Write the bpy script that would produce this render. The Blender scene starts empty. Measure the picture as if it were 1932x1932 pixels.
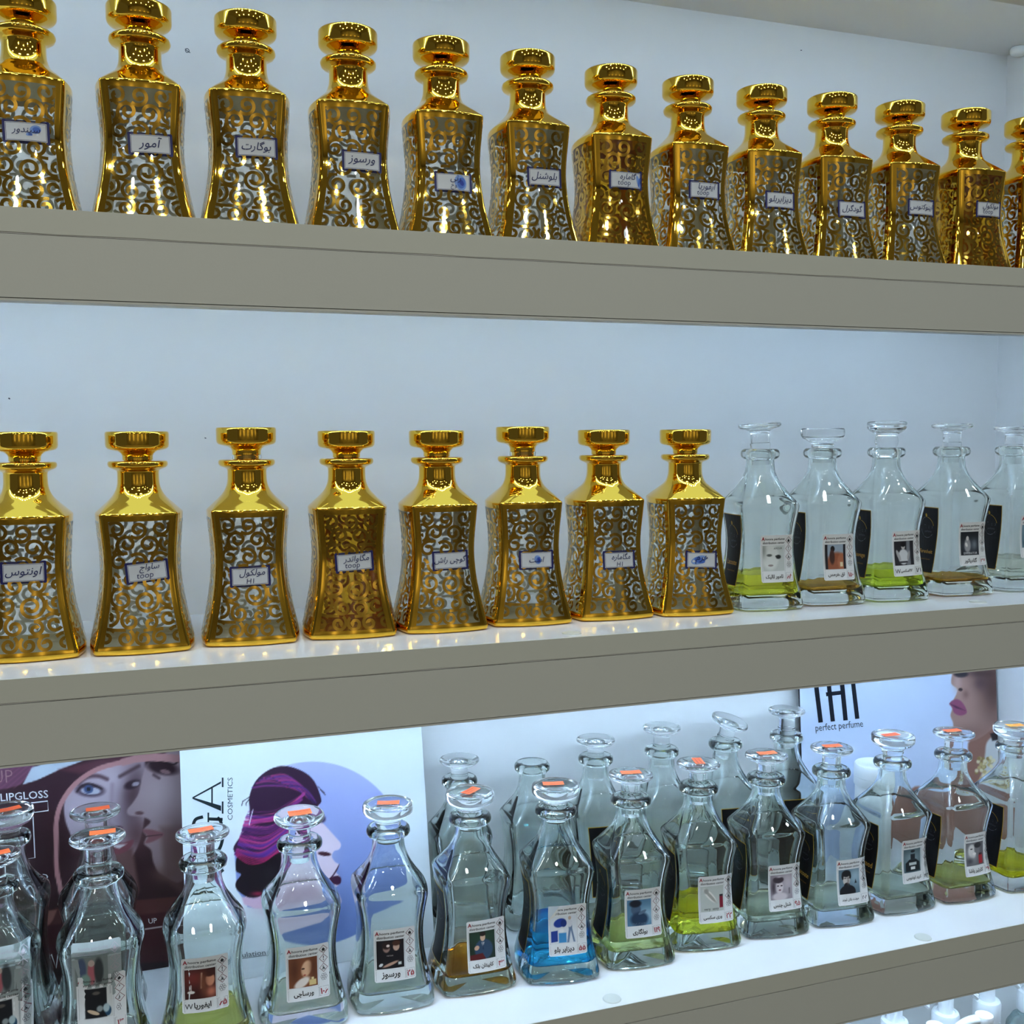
import bpy, bmesh, math, random, unicodedata
import numpy as np
from mathutils import Matrix, Vector

sc = bpy.context.scene
C = bpy.context.collection
random.seed(7)
PI = math.pi

# ------------------------------------------------------------------ camera
FPX = 1992.4
YAW, PITCH, ROLL = 0.34011, -0.07526, -0.00441
CAM = np.array([0.0, -0.8148, 0.00303])
cy, sy, cp, sp, cr, sr = (math.cos(YAW), math.sin(YAW), math.cos(PITCH), math.sin(PITCH), math.cos(ROLL), math.sin(ROLL))
FWD = np.array([sy * cp, cy * cp, sp])
_rt = np.array([cy, -sy, 0.0])
_up = np.cross(_rt, FWD)
RGT = cr * _rt + sr * _up
UPV = -sr * _rt + cr * _up
cam_d = bpy.data.cameras.new('camera')
cam_d.sensor_width = 36.0
cam_d.lens = 36.0 * FPX / 1932.0
cam_d.clip_start = 0.02
cam = bpy.data.objects.new('camera', cam_d)
C.objects.link(cam)
cam.matrix_world = Matrix(((RGT[0], UPV[0], -FWD[0], CAM[0]), (RGT[1], UPV[1], -FWD[1], CAM[1]),
                           (RGT[2], UPV[2], -FWD[2], CAM[2]), (0, 0, 0, 1)))
sc.camera = cam

# ------------------------------------------------------------------ world, lights, exposure
vs = sc.view_settings
vs.view_transform = 'Standard'
vs.look = 'None'
vs.gamma = 1.0
vs.exposure = 0.0
vs.use_curve_mapping = False
world = bpy.data.worlds.new('world')
sc.world = world
world.use_nodes = True
world.node_tree.nodes['Background'].inputs['Color'].default_value = (0.9, 0.93, 1.0, 1)
world.node_tree.nodes['Background'].inputs['Strength'].default_value = 0.08
sc.cycles.max_bounces = 20
sc.cycles.transmission_bounces = 18
sc.cycles.transparent_max_bounces = 24
sc.cycles.glossy_bounces = 6
sc.cycles.diffuse_bounces = 4
sc.cycles.sample_clamp_indirect = 0.0
sc.cycles.blur_glossy = 0.3

LED_POWER = 3.0       # watts of one shelf's strip
ROOM_POWER = 2.6      # watts of one shop ceiling lamp
def area(name, loc, sx, sy_, power, col, rot=(0, 0, 0), spread=PI):
    d = bpy.data.lights.new(name, 'AREA')
    d.shape = 'RECTANGLE'
    d.size, d.size_y = sx, sy_
    d.energy = power
    d.color = col
    d.spread = spread
    o = bpy.data.objects.new(name, d)
    C.objects.link(o)
    o.location = loc
    o.rotation_euler = rot
    return o

# shelf geometry (metres): front plane y=0, back panel y=D
S1, S2, S3, S4 = 0.15998, -0.17002, -0.50236, -0.8347
CEIL = 0.458
T1, T2, D, W = 0.0181, 0.0460, 0.2328, 1.0141
XL = -0.62
LED_COL = (0.51, 0.73, 1.0)
# shop lamps: warm white downlights on the shop ceiling behind the photographer
k = 0
for ly in (-0.75, -1.7, -2.6):
    for lx in (-1.3, -0.45, 0.4, 1.25, 2.1):
        o = area('shop_downlight', (lx, ly, 1.42), 0.11, 0.11, ROOM_POWER * (1.25 if lx < 0.5 else 0.75), (0.98, 1.0, 0.92) if lx < 0.5 else (0.86, 0.98, 1.0))
        o.data.shape = 'DISK'
# added upright lights at the far side of the shop, for streaks in the gold
for lx in (-1.7, -0.75, 0.2, 1.15, 2.1):
    area('added_streak_light', (lx, -3.25, 0.25), 0.05, 1.0, 1.5, (1.0, 0.96, 0.84), (PI / 2, 0, PI))
# ------------------------------------------------------------------ material helpers
def new_mat(name):
    m = bpy.data.materials.new(name)
    m.use_nodes = True
    nt = m.node_tree
    b = nt.nodes['Principled BSDF']
    return m, nt, b

def lin(c):
    return tuple(((v / 12.92) if v <= 0.04045 else ((v + 0.055) / 1.055) ** 2.4) for v in c)

def hx(r, g, b):
    return lin((r / 255.0, g / 255.0, b / 255.0))

def plain(name, col, rough=0.5, metal=0.0, bump=0.0, bscale=200.0, var=0.0, vscale=8.0, spec=0.5, coat=0.0):
    m, nt, b = new_mat(name)
    b.inputs['Base Color'].default_value = (*col, 1)
    b.inputs['Roughness'].default_value = rough
    b.inputs['Metallic'].default_value = metal
    b.inputs['Specular IOR Level'].default_value = spec
    b.inputs['Coat Weight'].default_value = coat
    tc = nt.nodes.new('ShaderNodeTexCoord')
    if var > 0:
        n = nt.nodes.new('ShaderNodeTexNoise')
        n.inputs['Scale'].default_value = vscale
        n.inputs['Detail'].default_value = 3
        nt.links.new(tc.outputs['Object'], n.inputs['Vector'])
        mx = nt.nodes.new('ShaderNodeMix')
        mx.data_type = 'RGBA'
        mx.inputs[6].default_value = (*[c * (1 - var) for c in col], 1)
        mx.inputs[7].default_value = (*[min(1, c * (1 + var)) for c in col], 1)
        nt.links.new(n.outputs['Fac'], mx.inputs[0])
        nt.links.new(mx.outputs[2], b.inputs['Base Color'])
    if bump > 0:
        n = nt.nodes.new('ShaderNodeTexNoise')
        n.inputs['Scale'].default_value = bscale
        nt.links.new(tc.outputs['Object'], n.inputs['Vector'])
        bp = nt.nodes.new('ShaderNodeBump')
        bp.inputs['Strength'].default_value = bump
        bp.inputs['Distance'].default_value = 0.001
        nt.links.new(n.outputs['Fac'], bp.inputs['Height'])
        nt.links.new(bp.outputs['Normal'], b.inputs['Normal'])
    return m

def thin_glass(name, tint, refl=0.05):
    m = bpy.data.materials.new(name)
    m.use_nodes = True
    nt = m.node_tree
    nt.nodes.remove(nt.nodes['Principled BSDF'])
    out = nt.nodes['Material Output']
    tr = nt.nodes.new('ShaderNodeBsdfTransparent')
    gl = nt.nodes.new('ShaderNodeBsdfGlossy')
    gl.inputs['Roughness'].default_value = 0.02
    lw = nt.nodes.new('ShaderNodeLayerWeight')
    lw.inputs['Blend'].default_value = 0.5
    pw = nt.nodes.new('ShaderNodeMath')
    pw.operation = 'POWER'
    pw.inputs[1].default_value = 4.0
    ma = nt.nodes.new('ShaderNodeMath')
    ma.operation = 'MULTIPLY_ADD'
    ma.inputs[1].default_value = 0.8
    ma.inputs[2].default_value = refl
    tr.inputs['Color'].default_value = (*tint, 1)
    mix = nt.nodes.new('ShaderNodeMixShader')
    nt.links.new(lw.outputs['Facing'], pw.inputs[0])
    nt.links.new(pw.outputs[0], ma.inputs[0])
    nt.links.new(ma.outputs[0], mix.inputs['Fac'])
    nt.links.new(tr.outputs[0], mix.inputs[1])
    nt.links.new(gl.outputs[0], mix.inputs[2])
    nt.links.new(mix.outputs[0], out.inputs['Surface'])
    return m

def real_glass(name, col, ior=1.5, rough=0.0, wave=0.0):
    m = bpy.data.materials.new(name)
    m.use_nodes = True
    nt = m.node_tree
    nt.nodes.remove(nt.nodes['Principled BSDF'])
    out = nt.nodes['Material Output']
    g = nt.nodes.new('ShaderNodeBsdfGlass')
    g.inputs['Color'].default_value = (*col, 1)
    g.inputs['IOR'].default_value = ior
    g.inputs['Roughness'].default_value = rough
    if wave > 0:
        tc = nt.nodes.new('ShaderNodeTexCoord')
        n = nt.nodes.new('ShaderNodeTexNoise')
        n.inputs['Scale'].default_value = 60
        n.inputs['Detail'].default_value = 1
        bp = nt.nodes.new('ShaderNodeBump')
        bp.inputs['Strength'].default_value = wave
        bp.inputs['Distance'].default_value = 0.002
        nt.links.new(tc.outputs['Object'], n.inputs['Vector'])
        nt.links.new(n.outputs['Fac'], bp.inputs['Height'])
        nt.links.new(bp.outputs['Normal'], g.inputs['Normal'])
    nt.links.new(g.outputs[0], out.inputs['Surface'])
    return m

def print_mat(name, rough=0.4, spec=0.4):
    m, nt, b = new_mat(name)
    a = nt.nodes.new('ShaderNodeAttribute')
    a.attribute_name = 'Col'
    nt.links.new(a.outputs['Color'], b.inputs['Base Color'])
    b.inputs['Roughness'].default_value = rough
    b.inputs['Specular IOR Level'].default_value = spec
    return m

def emit(name, col, s):
    m = bpy.data.materials.new(name)
    m.use_nodes = True
    nt = m.node_tree
    nt.nodes.remove(nt.nodes['Principled BSDF'])
    e = nt.nodes.new('ShaderNodeEmission')
    e.inputs['Color'].default_value = (*col, 1)
    e.inputs['Strength'].default_value = s
    nt.links.new(e.outputs[0], nt.nodes['Material Output'].inputs['Surface'])
    return m

M = {}
M['panel'] = plain('white_melamine_wall', (0.80, 0.80, 0.79), 0.38, bump=0.05, bscale=350, var=0.012)
M['board'] = plain('white_gloss_board', (0.80, 0.80, 0.80), 0.12, var=0.01)
M['edge'] = plain('edge_band', hx(203, 205, 196), 0.4, var=0.015, vscale=5)
M['fascia'] = plain('fascia_strip', hx(202, 204, 198), 0.4, bump=0.04, bscale=500, var=0.02, vscale=4)
M['dark'] = plain('gap_dark', hx(60, 60, 50), 0.8)
M['gold'] = plain('mirror_gold', (0.90, 0.55, 0.06), 0.045, metal=1.0, bump=0.03, bscale=90)
M['gold_print'] = plain('gold_scroll', (0.70, 0.43, 0.07), 0.07, metal=1.0)
def two_sided(m, col, rough, fac):
    """The film is gold outside and dull silver where it lies against the glass."""
    nt = m.node_tree
    b = nt.nodes['Principled BSDF']
    g = nt.nodes.new('ShaderNodeNewGeometry')
    i = nt.nodes.new('ShaderNodeBsdfPrincipled')
    i.inputs['Base Color'].default_value = (*col, 1)
    i.inputs['Roughness'].default_value = rough
    i.inputs['Metallic'].default_value = fac
    mx = nt.nodes.new('ShaderNodeMixShader')
    nt.links.new(g.outputs['Backfacing'], mx.inputs['Fac'])
    nt.links.new(b.outputs[0], mx.inputs[1])
    nt.links.new(i.outputs[0], mx.inputs[2])
    nt.links.new(mx.outputs[0], nt.nodes['Material Output'].inputs['Surface'])
two_sided(M['gold'], (0.70, 0.66, 0.50), 0.3, 0.3)
two_sided(M['gold_print'], (0.66, 0.66, 0.62), 0.4, 0.15)
M['gold_glass'] = thin_glass('gilded_bottle_glass', (0.96, 0.975, 0.965), 0.05)
M['amber'] = thin_glass('amber_perfume', (0.95, 0.70, 0.16), 0.02)
M['glass'] = real_glass('clear_glass', (0.965, 0.985, 0.975), 1.48)
M['stopper'] = real_glass('stopper_glass', (0.985, 0.99, 0.99), 1.49)
M['plastic'] = real_glass('stopper_plastic', (0.98, 0.985, 0.985), 1.45, 0.02)
M['print'] = print_mat('printed_paper')
M['poster'] = print_mat('printed_board', 0.35)
M['black_label'] = print_mat('black_gloss_label', 0.45, 0.25)
M['white_plastic'] = plain('white_plastic', (0.85, 0.87, 0.88), 0.3, var=0.01)
M['led_tape'] = plain('led_tape', (0.8, 0.8, 0.8), 0.5, var=0.01)
LIQ = {}
def liquid_mat(col):
    if col not in LIQ:
        LIQ[col] = real_glass('perfume_liquid', col, 1.36)
    return LIQ[col]

# ------------------------------------------------------------------ object helpers
def tag(o, label=None, cat=None, group=None, kind=None):
    if label: o['label'] = label
    if cat: o['category'] = cat
    if group: o['group'] = group
    if kind: o['kind'] = kind
    return o

def link_mesh(name, me, parent=None):
    o = bpy.data.objects.new(name, me)
    C.objects.link(o)
    if parent is not None:
        o.parent = parent
    return o

def empty(name, loc, rz=0.0):
    o = bpy.data.objects.new(name, None)
    o.empty_display_size = 0.02
    C.objects.link(o)
    o.location = loc
    o.rotation_euler = (0, 0, rz)
    return o

def mesh_from(name, verts, faces, mats, fm=None, smooth=True, sharp=None):
    me = bpy.data.meshes.new(name)
    me.from_pydata([tuple(v) for v in verts], [], faces)
    for m in mats:
        me.materials.append(m)
    if fm is not None:
        me.polygons.foreach_set('material_index', fm)
    me.polygons.foreach_set('use_smooth', [smooth] * len(me.polygons))
    me.validate()
    if sharp is not None:
        me.set_sharp_from_angle(angle=math.radians(sharp))
    me.update()
    return me

def box_bm(bm, x0, x1, y0, y1, z0, z1, mi=0):
    vs_ = [bm.verts.new(p) for p in ((x0, y0, z0), (x1, y0, z0), (x1, y1, z0), (x0, y1, z0), (x0, y0, z1), (x1, y0, z1), (x1, y1, z1), (x0, y1, z1))]
    for f in ((0, 3, 2, 1), (4, 5, 6, 7), (0, 1, 5, 4), (1, 2, 6, 5), (2, 3, 7, 6), (3, 0, 4, 7)):
        fc = bm.faces.new([vs_[i] for i in f])
        fc.material_index = mi

def box(name, x0, x1, y0, y1, z0, z1, mat, parent=None, bevel=0.0):
    bm = bmesh.new()
    box_bm(bm, x0, x1, y0, y1, z0, z1)
    if bevel > 0:
        bmesh.ops.bevel(bm, geom=bm.edges[:], offset=bevel, segments=2, affect='EDGES', profile=0.5)
    me = bpy.data.meshes.new(name)
    bm.to_mesh(me)
    bm.free()
    me.materials.append(mat)
    return link_mesh(name, me, parent)

# ------------------------------------------------------------------ large structure
def struct(name, *a, **k_):
    o = box(name, *a, **k_)
    o['kind'] = 'structure'
    return o

struct('wall_back', XL - 0.02, W + 0.02, D, D + 0.018, -1.10, 0.56, M['panel'])
struct('wall_right', W, W + 0.018, -0.004, D, -1.10, 0.56, M['panel'])
struct('wall_left', XL - 0.018, XL, -0.004, D, -1.10, 0.56, M['panel'])
struct('ceiling', XL, W, 0.0, D, CEIL, CEIL + T1, M['panel'])
struct('trim_1', XL, W, -0.001, 0.016, CEIL - 0.045, CEIL + T1, M['fascia'])
# the shop behind the photographer (seen only in reflections)
M['shop_wall'] = plain('shop_wall', (0.34, 0.30, 0.24), 0.6, var=0.6, vscale=1.6)
M['shop_floor'] = plain('shop_floor', (0.34, 0.31, 0.27), 0.35, var=0.3, vscale=2)
M['shop_ceiling'] = plain('shop_ceiling', (0.55, 0.54, 0.50), 0.7, var=0.05)
struct('floor', -2.6, 3.2, -3.4, D + 0.02, -1.36, -1.30, M['shop_floor'])
struct('ceiling_shop', -2.6, 3.2, -3.4, -0.05, 1.5, 1.54, M['shop_ceiling'])
struct('wall_front', -2.6, 3.2, -3.44, -3.4, -1.30, 1.5, M['shop_wall'])

def shelf(z, name, label, screws, x0=XL, x1=W):
    r = empty(name, (0, 0, z))
    tag(r, label, 'shelf', 'white shelves of the display wall')
    bm = bmesh.new()
    box_bm(bm, x0, x1, 0.0006, D, -T1, 0.0)
    me = bpy.data.meshes.new('board')
    bm.to_mesh(me); bm.free(); me.materials.append(M['board'])
    link_mesh('board', me, r)
    # glued edge band, slightly uneven
    bm = bmesh.new()
    n = 60
    rows = []
    for i in range(n + 1):
        x = x0 + (x1 - x0) * i / n
        w_ = 0.0002 * math.sin(i * 1.7) + 0.00012 * math.sin(i * 4.1)
        rows.append([bm.verts.new((x, 0.0006, 0.0001)), bm.verts.new((x, -0.0002, -0.0001)), bm.verts.new((x, -0.0002, -T1 + 0.0009 + w_)), bm.verts.new((x, 0.0006, -T1 + 0.0009 + w_))])
    for i in range(n):
        a, b = rows[i], rows[i + 1]
        for j in range(3):
            bm.faces.new((a[j], a[j + 1], b[j + 1], b[j]))
    bmesh.ops.recalc_face_normals(bm, faces=bm.faces[:])
    me = bpy.data.meshes.new('edge_band')
    bm.to_mesh(me); bm.free(); me.materials.append(M['edge'])
    link_mesh('edge_band', me, r)
    # fascia strip hung under the board front, with its own edge band along the bottom
    bm = bmesh.new()
    box_bm(bm, x0, x1, 0.0, 0.0155, -T1 - T2 + 0.0022, -T1 - 0.0004)
    box_bm(bm, x0, x1, 0.0004, 0.0155, -T1 - T2, -T1 - T2 + 0.0017)
    me = bpy.data.meshes.new('fascia')
    bm.to_mesh(me); bm.free(); me.materials.append(M['fascia'])
    link_mesh('fascia', me, r)
    bm = bmesh.new()
    box_bm(bm, x0, x1, 0.002, 0.014, -T1 - 0.0006, -T1 + 0.0002)
    me = bpy.data.meshes.new('seam')
    bm.to_mesh(me); bm.free(); me.materials.append(M['dark'])
    link_mesh('seam', me, r)
    for (sx, sy_) in screws:
        bm = bmesh.new()
        bmesh.ops.create_cone(bm, cap_ends=True, segments=32, radius1=0.0085, radius2=0.0078, depth=0.0009)
        bmesh.ops.translate(bm, verts=bm.verts, vec=(sx, sy_, 0.00045))
        me = bpy.data.meshes.new('screw_cover')
        bm.to_mesh(me); bm.free(); me.materials.append(M['edge'])
        o = link_mesh('screw_cover', me, r)
        o['label'] = 'round white screw cover'
    return r

def strip(z, y, label, k_=1.0):
    """LED tape: a white tape with a row of diodes along its underside."""
    r = empty('led_strip', (0, y, z))
    tag(r, label, 'light', 'LED strips hidden behind the shelf fascias')
    x0, x1 = XL + 0.04, W - 0.03
    box('tape', x0, x1, -0.003, 0.003, -0.0002, 0.0010, M['led_tape'], r)
    bm = bmesh.new()
    x = x0 + 0.01
    while x < x1 - 0.01:
        box_bm(bm, x - 0.0022, x + 0.0022, -0.0022, 0.0022, -0.0014, -0.0002)
        x += 0.02
    me = bpy.data.meshes.new('diodes')
    bm.to_mesh(me); bm.free(); me.materials.append(emit('led_bead', LED_COL, 250.0 * k_))
    link_mesh('diodes', me, r)
    box('added_panel', x0, x1, -0.011, 0.047, 0.0008, 0.0022, emit('added_panel_glow', LED_COL, 1.9 * k_), r)  # added wide glowing panel, brings light through the glass
    return r

shelf(S1, 'shelf', 'top white shelf board with beige front strip carrying only gold decanters', [])
shelf(S2, 'shelf', 'middle white shelf carrying eight gold decanters and clear glass ones at its right', [(0.348, 0.0165), (0.7957, 0.0245)])
shelf(S3, 'shelf', 'lower white shelf carrying two rows of clear decanters in front of posters', [(0.3855, 0.0125), (0.726, 0.011)])
shelf(S4, 'shelf', 'bottom white shelf under the white pump bottles', [])
LED_Y = 0.030
strip(CEIL - 0.003, LED_Y, 'LED strip above the top row of gold decanters', 0.66)
strip(S1 - T1 - 0.003, LED_Y, 'LED strip under the top shelf', 0.78)
strip(S2 - T1 - 0.003, LED_Y, 'LED strip under the middle shelf', 1.42)
strip(S3 - T1 - 0.003, LED_Y, 'LED strip under the lower shelf', 0.95)

# ------------------------------------------------------------------ picking helpers: a pixel of the 1932 frame to a point
def ray(px, py):
    return FWD + (px - 966) / FPX * RGT - (py - 966) / FPX * UPV

def on_plane(px, py, p0, n):
    d = ray(px, py)
    return CAM + d * (np.dot(np.asarray(p0) - CAM, n) / np.dot(d, n))

def to_px(P):
    d = np.asarray(P) - CAM
    w_ = d @ FWD
    return 966 + FPX * (d @ RGT) / w_, 966 - FPX * (d @ UPV) / w_

# ------------------------------------------------------------------ lettering
_forms = {}
for cp_ in list(range(0xFB50, 0xFC00)) + list(range(0xFE70, 0xFEFD)):
    dec = unicodedata.decomposition(chr(cp_)).split()
    if len(dec) == 2 and dec[0] in ('<initial>', '<medial>', '<final>', '<isolated>'):
        _forms.setdefault(chr(int(dec[1], 16)), {})[dec[0][1:-1]] = chr(cp_)

def shape_fa(s):
    out = []
    n = len(s)
    for i, ch in enumerate(s):
        f = _forms.get(ch)
        if not f:
            out.append(ch)
            continue
        prev = i > 0 and 'initial' in _forms.get(s[i - 1], {})
        nxt = i < n - 1 and s[i + 1] in _forms and ('final' in _forms[s[i + 1]])
        j_next = nxt and 'initial' in f
        if prev and j_next: key = 'medial'
        elif prev: key = 'final'
        elif j_next: key = 'initial'
        else: key = 'isolated'
        out.append(f.get(key, f.get('isolated', ch)))
    # numbers keep their order, the rest is laid right to left
    res, run = [], []
    for ch in reversed(out):
        if ch.isdigit():
            run.insert(0, ch)
        else:
            res += run; run = []
            res.append(ch)
    res += run
    return ''.join(res)

_tcache = {}
def text_geo(s, fa=False, bold=0.0, res=2):
    """2D triangles of a text of unit size, centred on its own box."""
    key = (s, fa, bold, res)
    if key in _tcache:
        return _tcache[key]
    cu = bpy.data.curves.new('t', 'FONT')
    cu.body = shape_fa(s) if fa else s
    cu.size = 1.0
    cu.offset = bold
    cu.resolution_u = res
    o = bpy.data.objects.new('t', cu)
    C.objects.link(o)
    bpy.context.view_layer.update()
    me = bpy.data.meshes.new_from_object(o.evaluated_get(bpy.context.evaluated_depsgraph_get()))
    me.calc_loop_triangles()
    v = np.array([(p.co.x, p.co.y) for p in me.vertices]) if len(me.vertices) else np.zeros((0, 2))
    f = [tuple(t.vertices) for t in me.loop_triangles]
    bpy.data.objects.remove(o)
    bpy.data.curves.remove(cu)
    bpy.data.meshes.remove(me)
    if len(v):
        lo, hi = v.min(0), v.max(0)
        v = v - (lo + hi) / 2
        size = hi - lo
    else:
        size = np.array([1.0, 1.0])
    _tcache[key] = (v, f, size)
    return _tcache[key]

# ------------------------------------------------------------------ printed things
class Print:
    """A stack of flat inks on a sheet: (u, v, layer) points with a colour each."""
    def __init__(self):
        self.v, self.c, self.f = [], [], []
    def add(self, pts, faces, col, layer):
        b = len(self.v)
        for p in pts:
            self.v.append((p[0], p[1], layer))
        if isinstance(col, np.ndarray):
            self.c += [tuple(x) for x in col]
        else:
            self.c += [col] * len(pts)
        self.f += [tuple(b + i for i in f) for f in faces]
    def grid(self, x0, x1, y0, y1, nx, ny, colf, layer):
        xs = np.linspace(x0, x1, nx + 1); ys = np.linspace(y0, y1, ny + 1)
        X, Y = np.meshgrid(xs, ys)
        pts = np.stack([X.ravel(), Y.ravel()], 1)
        fs = [(j * (nx + 1) + i, j * (nx + 1) + i + 1, (j + 1) * (nx + 1) + i + 1, (j + 1) * (nx + 1) + i) for j in range(ny) for i in range(nx)]
        self.add(pts, fs, colf, layer)
    def rect(self, x0, x1, y0, y1, col, layer, n=1):
        self.grid(x0, x1, y0, y1, 1, n, col, layer)
    def rrect(self, x0, x1, y0, y1, r, col, layer):
        pts = []
        for (cx, cy_, a0) in ((x1 - r, y1 - r, 0), (x0 + r, y1 - r, PI / 2), (x0 + r, y0 + r, PI), (x1 - r, y0 + r, 1.5 * PI)):
            for i in range(6):
                a = a0 + PI / 2 * i / 5
                pts.append((cx + r * math.cos(a), cy_ + r * math.sin(a)))
        self.band_poly(pts, col, layer)
    def band_poly(self, pts, col, layer):
        c = np.mean(pts, 0)
        n = len(pts)
        self.add(list(pts) + [tuple(c)], [(i, (i + 1) % n, n) for i in range(n)], col, layer)
    def stroke(self, pts, w, col, layer, closed=False):
        P_ = np.array(pts, float)
        n = len(P_)
        if closed:
            t = np.roll(P_, -1, 0) - np.roll(P_, 1, 0)
        else:
            t = np.gradient(P_, axis=0)
        t /= (np.linalg.norm(t, axis=1, keepdims=True) + 1e-12)
        nn = np.stack([-t[:, 1], t[:, 0]], 1) * w / 2
        pts2 = np.concatenate([P_ + nn, P_ - nn])
        m_ = n if closed else n - 1
        self.add(pts2, [(n + i, n + (i + 1) % n, (i + 1) % n, i) for i in range(m_)], col, layer)
    def text(self, s, cx, cy_, h=None, w=None, col=(0, 0, 0), layer=2, fa=False, bold=0.0, shear=0.0, rot=0.0, hmax=None, res=2):
        v, f, size = text_geo(s, fa, bold, res)
        if not len(v):
            return
        if w is not None and h is not None:
            kx, ky = w / size[0], h / size[1]
        elif w is not None:
            kx = ky = w / size[0]
            if hmax and size[1] * ky > hmax:
                kx = ky = hmax / size[1]
        else:
            kx = ky = h / size[1]
        q = v * np.array([kx, ky])
        q = np.stack([q[:, 0] + shear * q[:, 1], q[:, 1]], 1)
        ca, sa = math.cos(rot), math.sin(rot)
        q = np.stack([q[:, 0] * ca - q[:, 1] * sa, q[:, 0] * sa + q[:, 1] * ca], 1) + np.array([cx, cy_])
        self.add(q, f, col, layer)
    def ellipse(self, cx, cy_, rx, ry, col, layer, n=20, rot=0.0):
        ca, sa = math.cos(rot), math.sin(rot)
        pts = []
        for i in range(n):
            a = 2 * PI * i / n
            x, y = rx * math.cos(a), ry * math.sin(a)
            pts.append((cx + x * ca - y * sa, cy_ + x * sa + y * ca))
        self.band_poly(pts, col, layer)
    def build(self, name, mp, mat, parent):
        me = bpy.data.meshes.new(name)
        P3 = [mp(u, v, l) for (u, v, l) in self.v]
        me.from_pydata(P3, [], self.f)
        ca = me.color_attributes.new('Col', 'FLOAT_COLOR', 'POINT')
        arr = np.ones((len(self.v), 4), np.float32)
        arr[:, :3] = np.array(self.c, np.float32)
        ca.data.foreach_set('color', arr.ravel())
        me.materials.append(mat)
        me.update()
        return link_mesh(name, me, parent)

class Canvas:
    """Soft shapes laid over each other; evaluated at any points (sRGB 0-255 in, linear out)."""
    def __init__(self, x, y, base):
        self.x, self.y = x, y
        self.img = np.ones((len(x), 3)) * np.array(base, float)
    def mix(self, a, col):
        a = np.clip(a, 0, 1)[:, None]
        self.img = self.img * (1 - a) + a * np.array(col, float)
    def ell(self, cx, cy_, rx, ry, col, rot=0.0, soft=0.2, op=1.0):
        ca, sa = math.cos(rot), math.sin(rot)
        dx, dy = self.x - cx, self.y - cy_
        u = (dx * ca + dy * sa) / rx
        v = (-dx * sa + dy * ca) / ry
        d = np.sqrt(u * u + v * v)
        self.mix(op * np.clip((1 + soft / 2 - d) / max(soft, 1e-3), 0, 1), col)
    def blob(self, cx, cy_, rx, ry, col, rot=0.0, op=1.0):
        ca, sa = math.cos(rot), math.sin(rot)
        dx, dy = self.x - cx, self.y - cy_
        u = (dx * ca + dy * sa) / rx
        v = (-dx * sa + dy * ca) / ry
        self.mix(op * np.exp(-(u * u + v * v)), col)
    def poly(self, pts, col, soft=1.0, op=1.0):
        P_ = np.array(pts, float)
        n = len(P_)
        inside = np.zeros(len(self.x), bool)
        dist = np.full(len(self.x), 1e9)
        for i in range(n):
            a, b = P_[i], P_[(i + 1) % n]
            cond = ((a[1] > self.y) != (b[1] > self.y))
            xi = (b[0] - a[0]) * (self.y - a[1]) / (b[1] - a[1] + 1e-12) + a[0]
            inside ^= cond & (self.x < xi)
            e = b - a
            t = np.clip(((self.x - a[0]) * e[0] + (self.y - a[1]) * e[1]) / (e @ e + 1e-12), 0, 1)
            dist = np.minimum(dist, np.hypot(self.x - a[0] - t * e[0], self.y - a[1] - t * e[1]))
        sd = np.where(inside, dist, -dist)
        self.mix(op * np.clip(sd / soft + 0.5, 0, 1), col)
    def line(self, pts, w, col, soft=1.0, op=1.0):
        P_ = np.array(pts, float)
        dist = np.full(len(self.x), 1e9)
        for i in range(len(P_) - 1):
            a, b = P_[i], P_[i + 1]
            e = b - a
            t = np.clip(((self.x - a[0]) * e[0] + (self.y - a[1]) * e[1]) / (e @ e + 1e-12), 0, 1)
            dist = np.minimum(dist, np.hypot(self.x - a[0] - t * e[0], self.y - a[1] - t * e[1]))
        self.mix(op * np.clip((w / 2 - dist) / soft + 0.5, 0, 1), col)
    def linear(self):
        c = np.clip(self.img / 255.0, 0, 1)
        return np.where(c <= 0.04045, c / 12.92, ((c + 0.055) / 1.055) ** 2.4)

def smooth_path(pts, n=8, closed=False):
    """Catmull-Rom through the points."""
    P_ = [np.array(p, float) for p in pts]
    m_ = len(P_)
    out = []
    rng = range(m_ if closed else m_ - 1)
    for i in rng:
        if closed:
            p0, p1, p2, p3 = P_[i - 1], P_[i], P_[(i + 1) % m_], P_[(i + 2) % m_]
        else:
            p0, p1, p2, p3 = P_[max(i - 1, 0)], P_[i], P_[i + 1], P_[min(i + 2, m_ - 1)]
        for j in range(n):
            t = j / n
            out.append(tuple(0.5 * ((2 * p1) + (-p0 + p2) * t + (2 * p0 - 5 * p1 + 4 * p2 - p3) * t * t + (-p0 + 3 * p1 - 3 * p2 + p3) * t ** 3)))
    if not closed:
        out.append(tuple(P_[-1]))
    return out
#@@PART2@@

# ------------------------------------------------------------------ decanter shapes
TS = (-1.0, -0.88, -0.58, -0.29, 0.0, 0.29, 0.58, 0.88, 1.0)
MC = 5
def ring(w, r, b=0.0):
    """Rounded square of half-width w, corner radius r, sides bowed out by b."""
    r = min(r, w * 0.985)
    h = w - r
    pts = []
    for k in range(4):
        ca, sa = math.cos(k * PI / 2), math.sin(k * PI / 2)
        loc = [(t * h, -(w + b * (1 - t * t))) for t in TS]
        for i in range(1, MC):
            a = -PI / 2 + (PI / 2) * i / MC
            loc.append((h + r * math.cos(a), -h + r * math.sin(a)))
        pts += [(x * ca - y * sa, x * sa + y * ca) for x, y in loc]
    return pts
NR = len(ring(1, .2))

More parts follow.
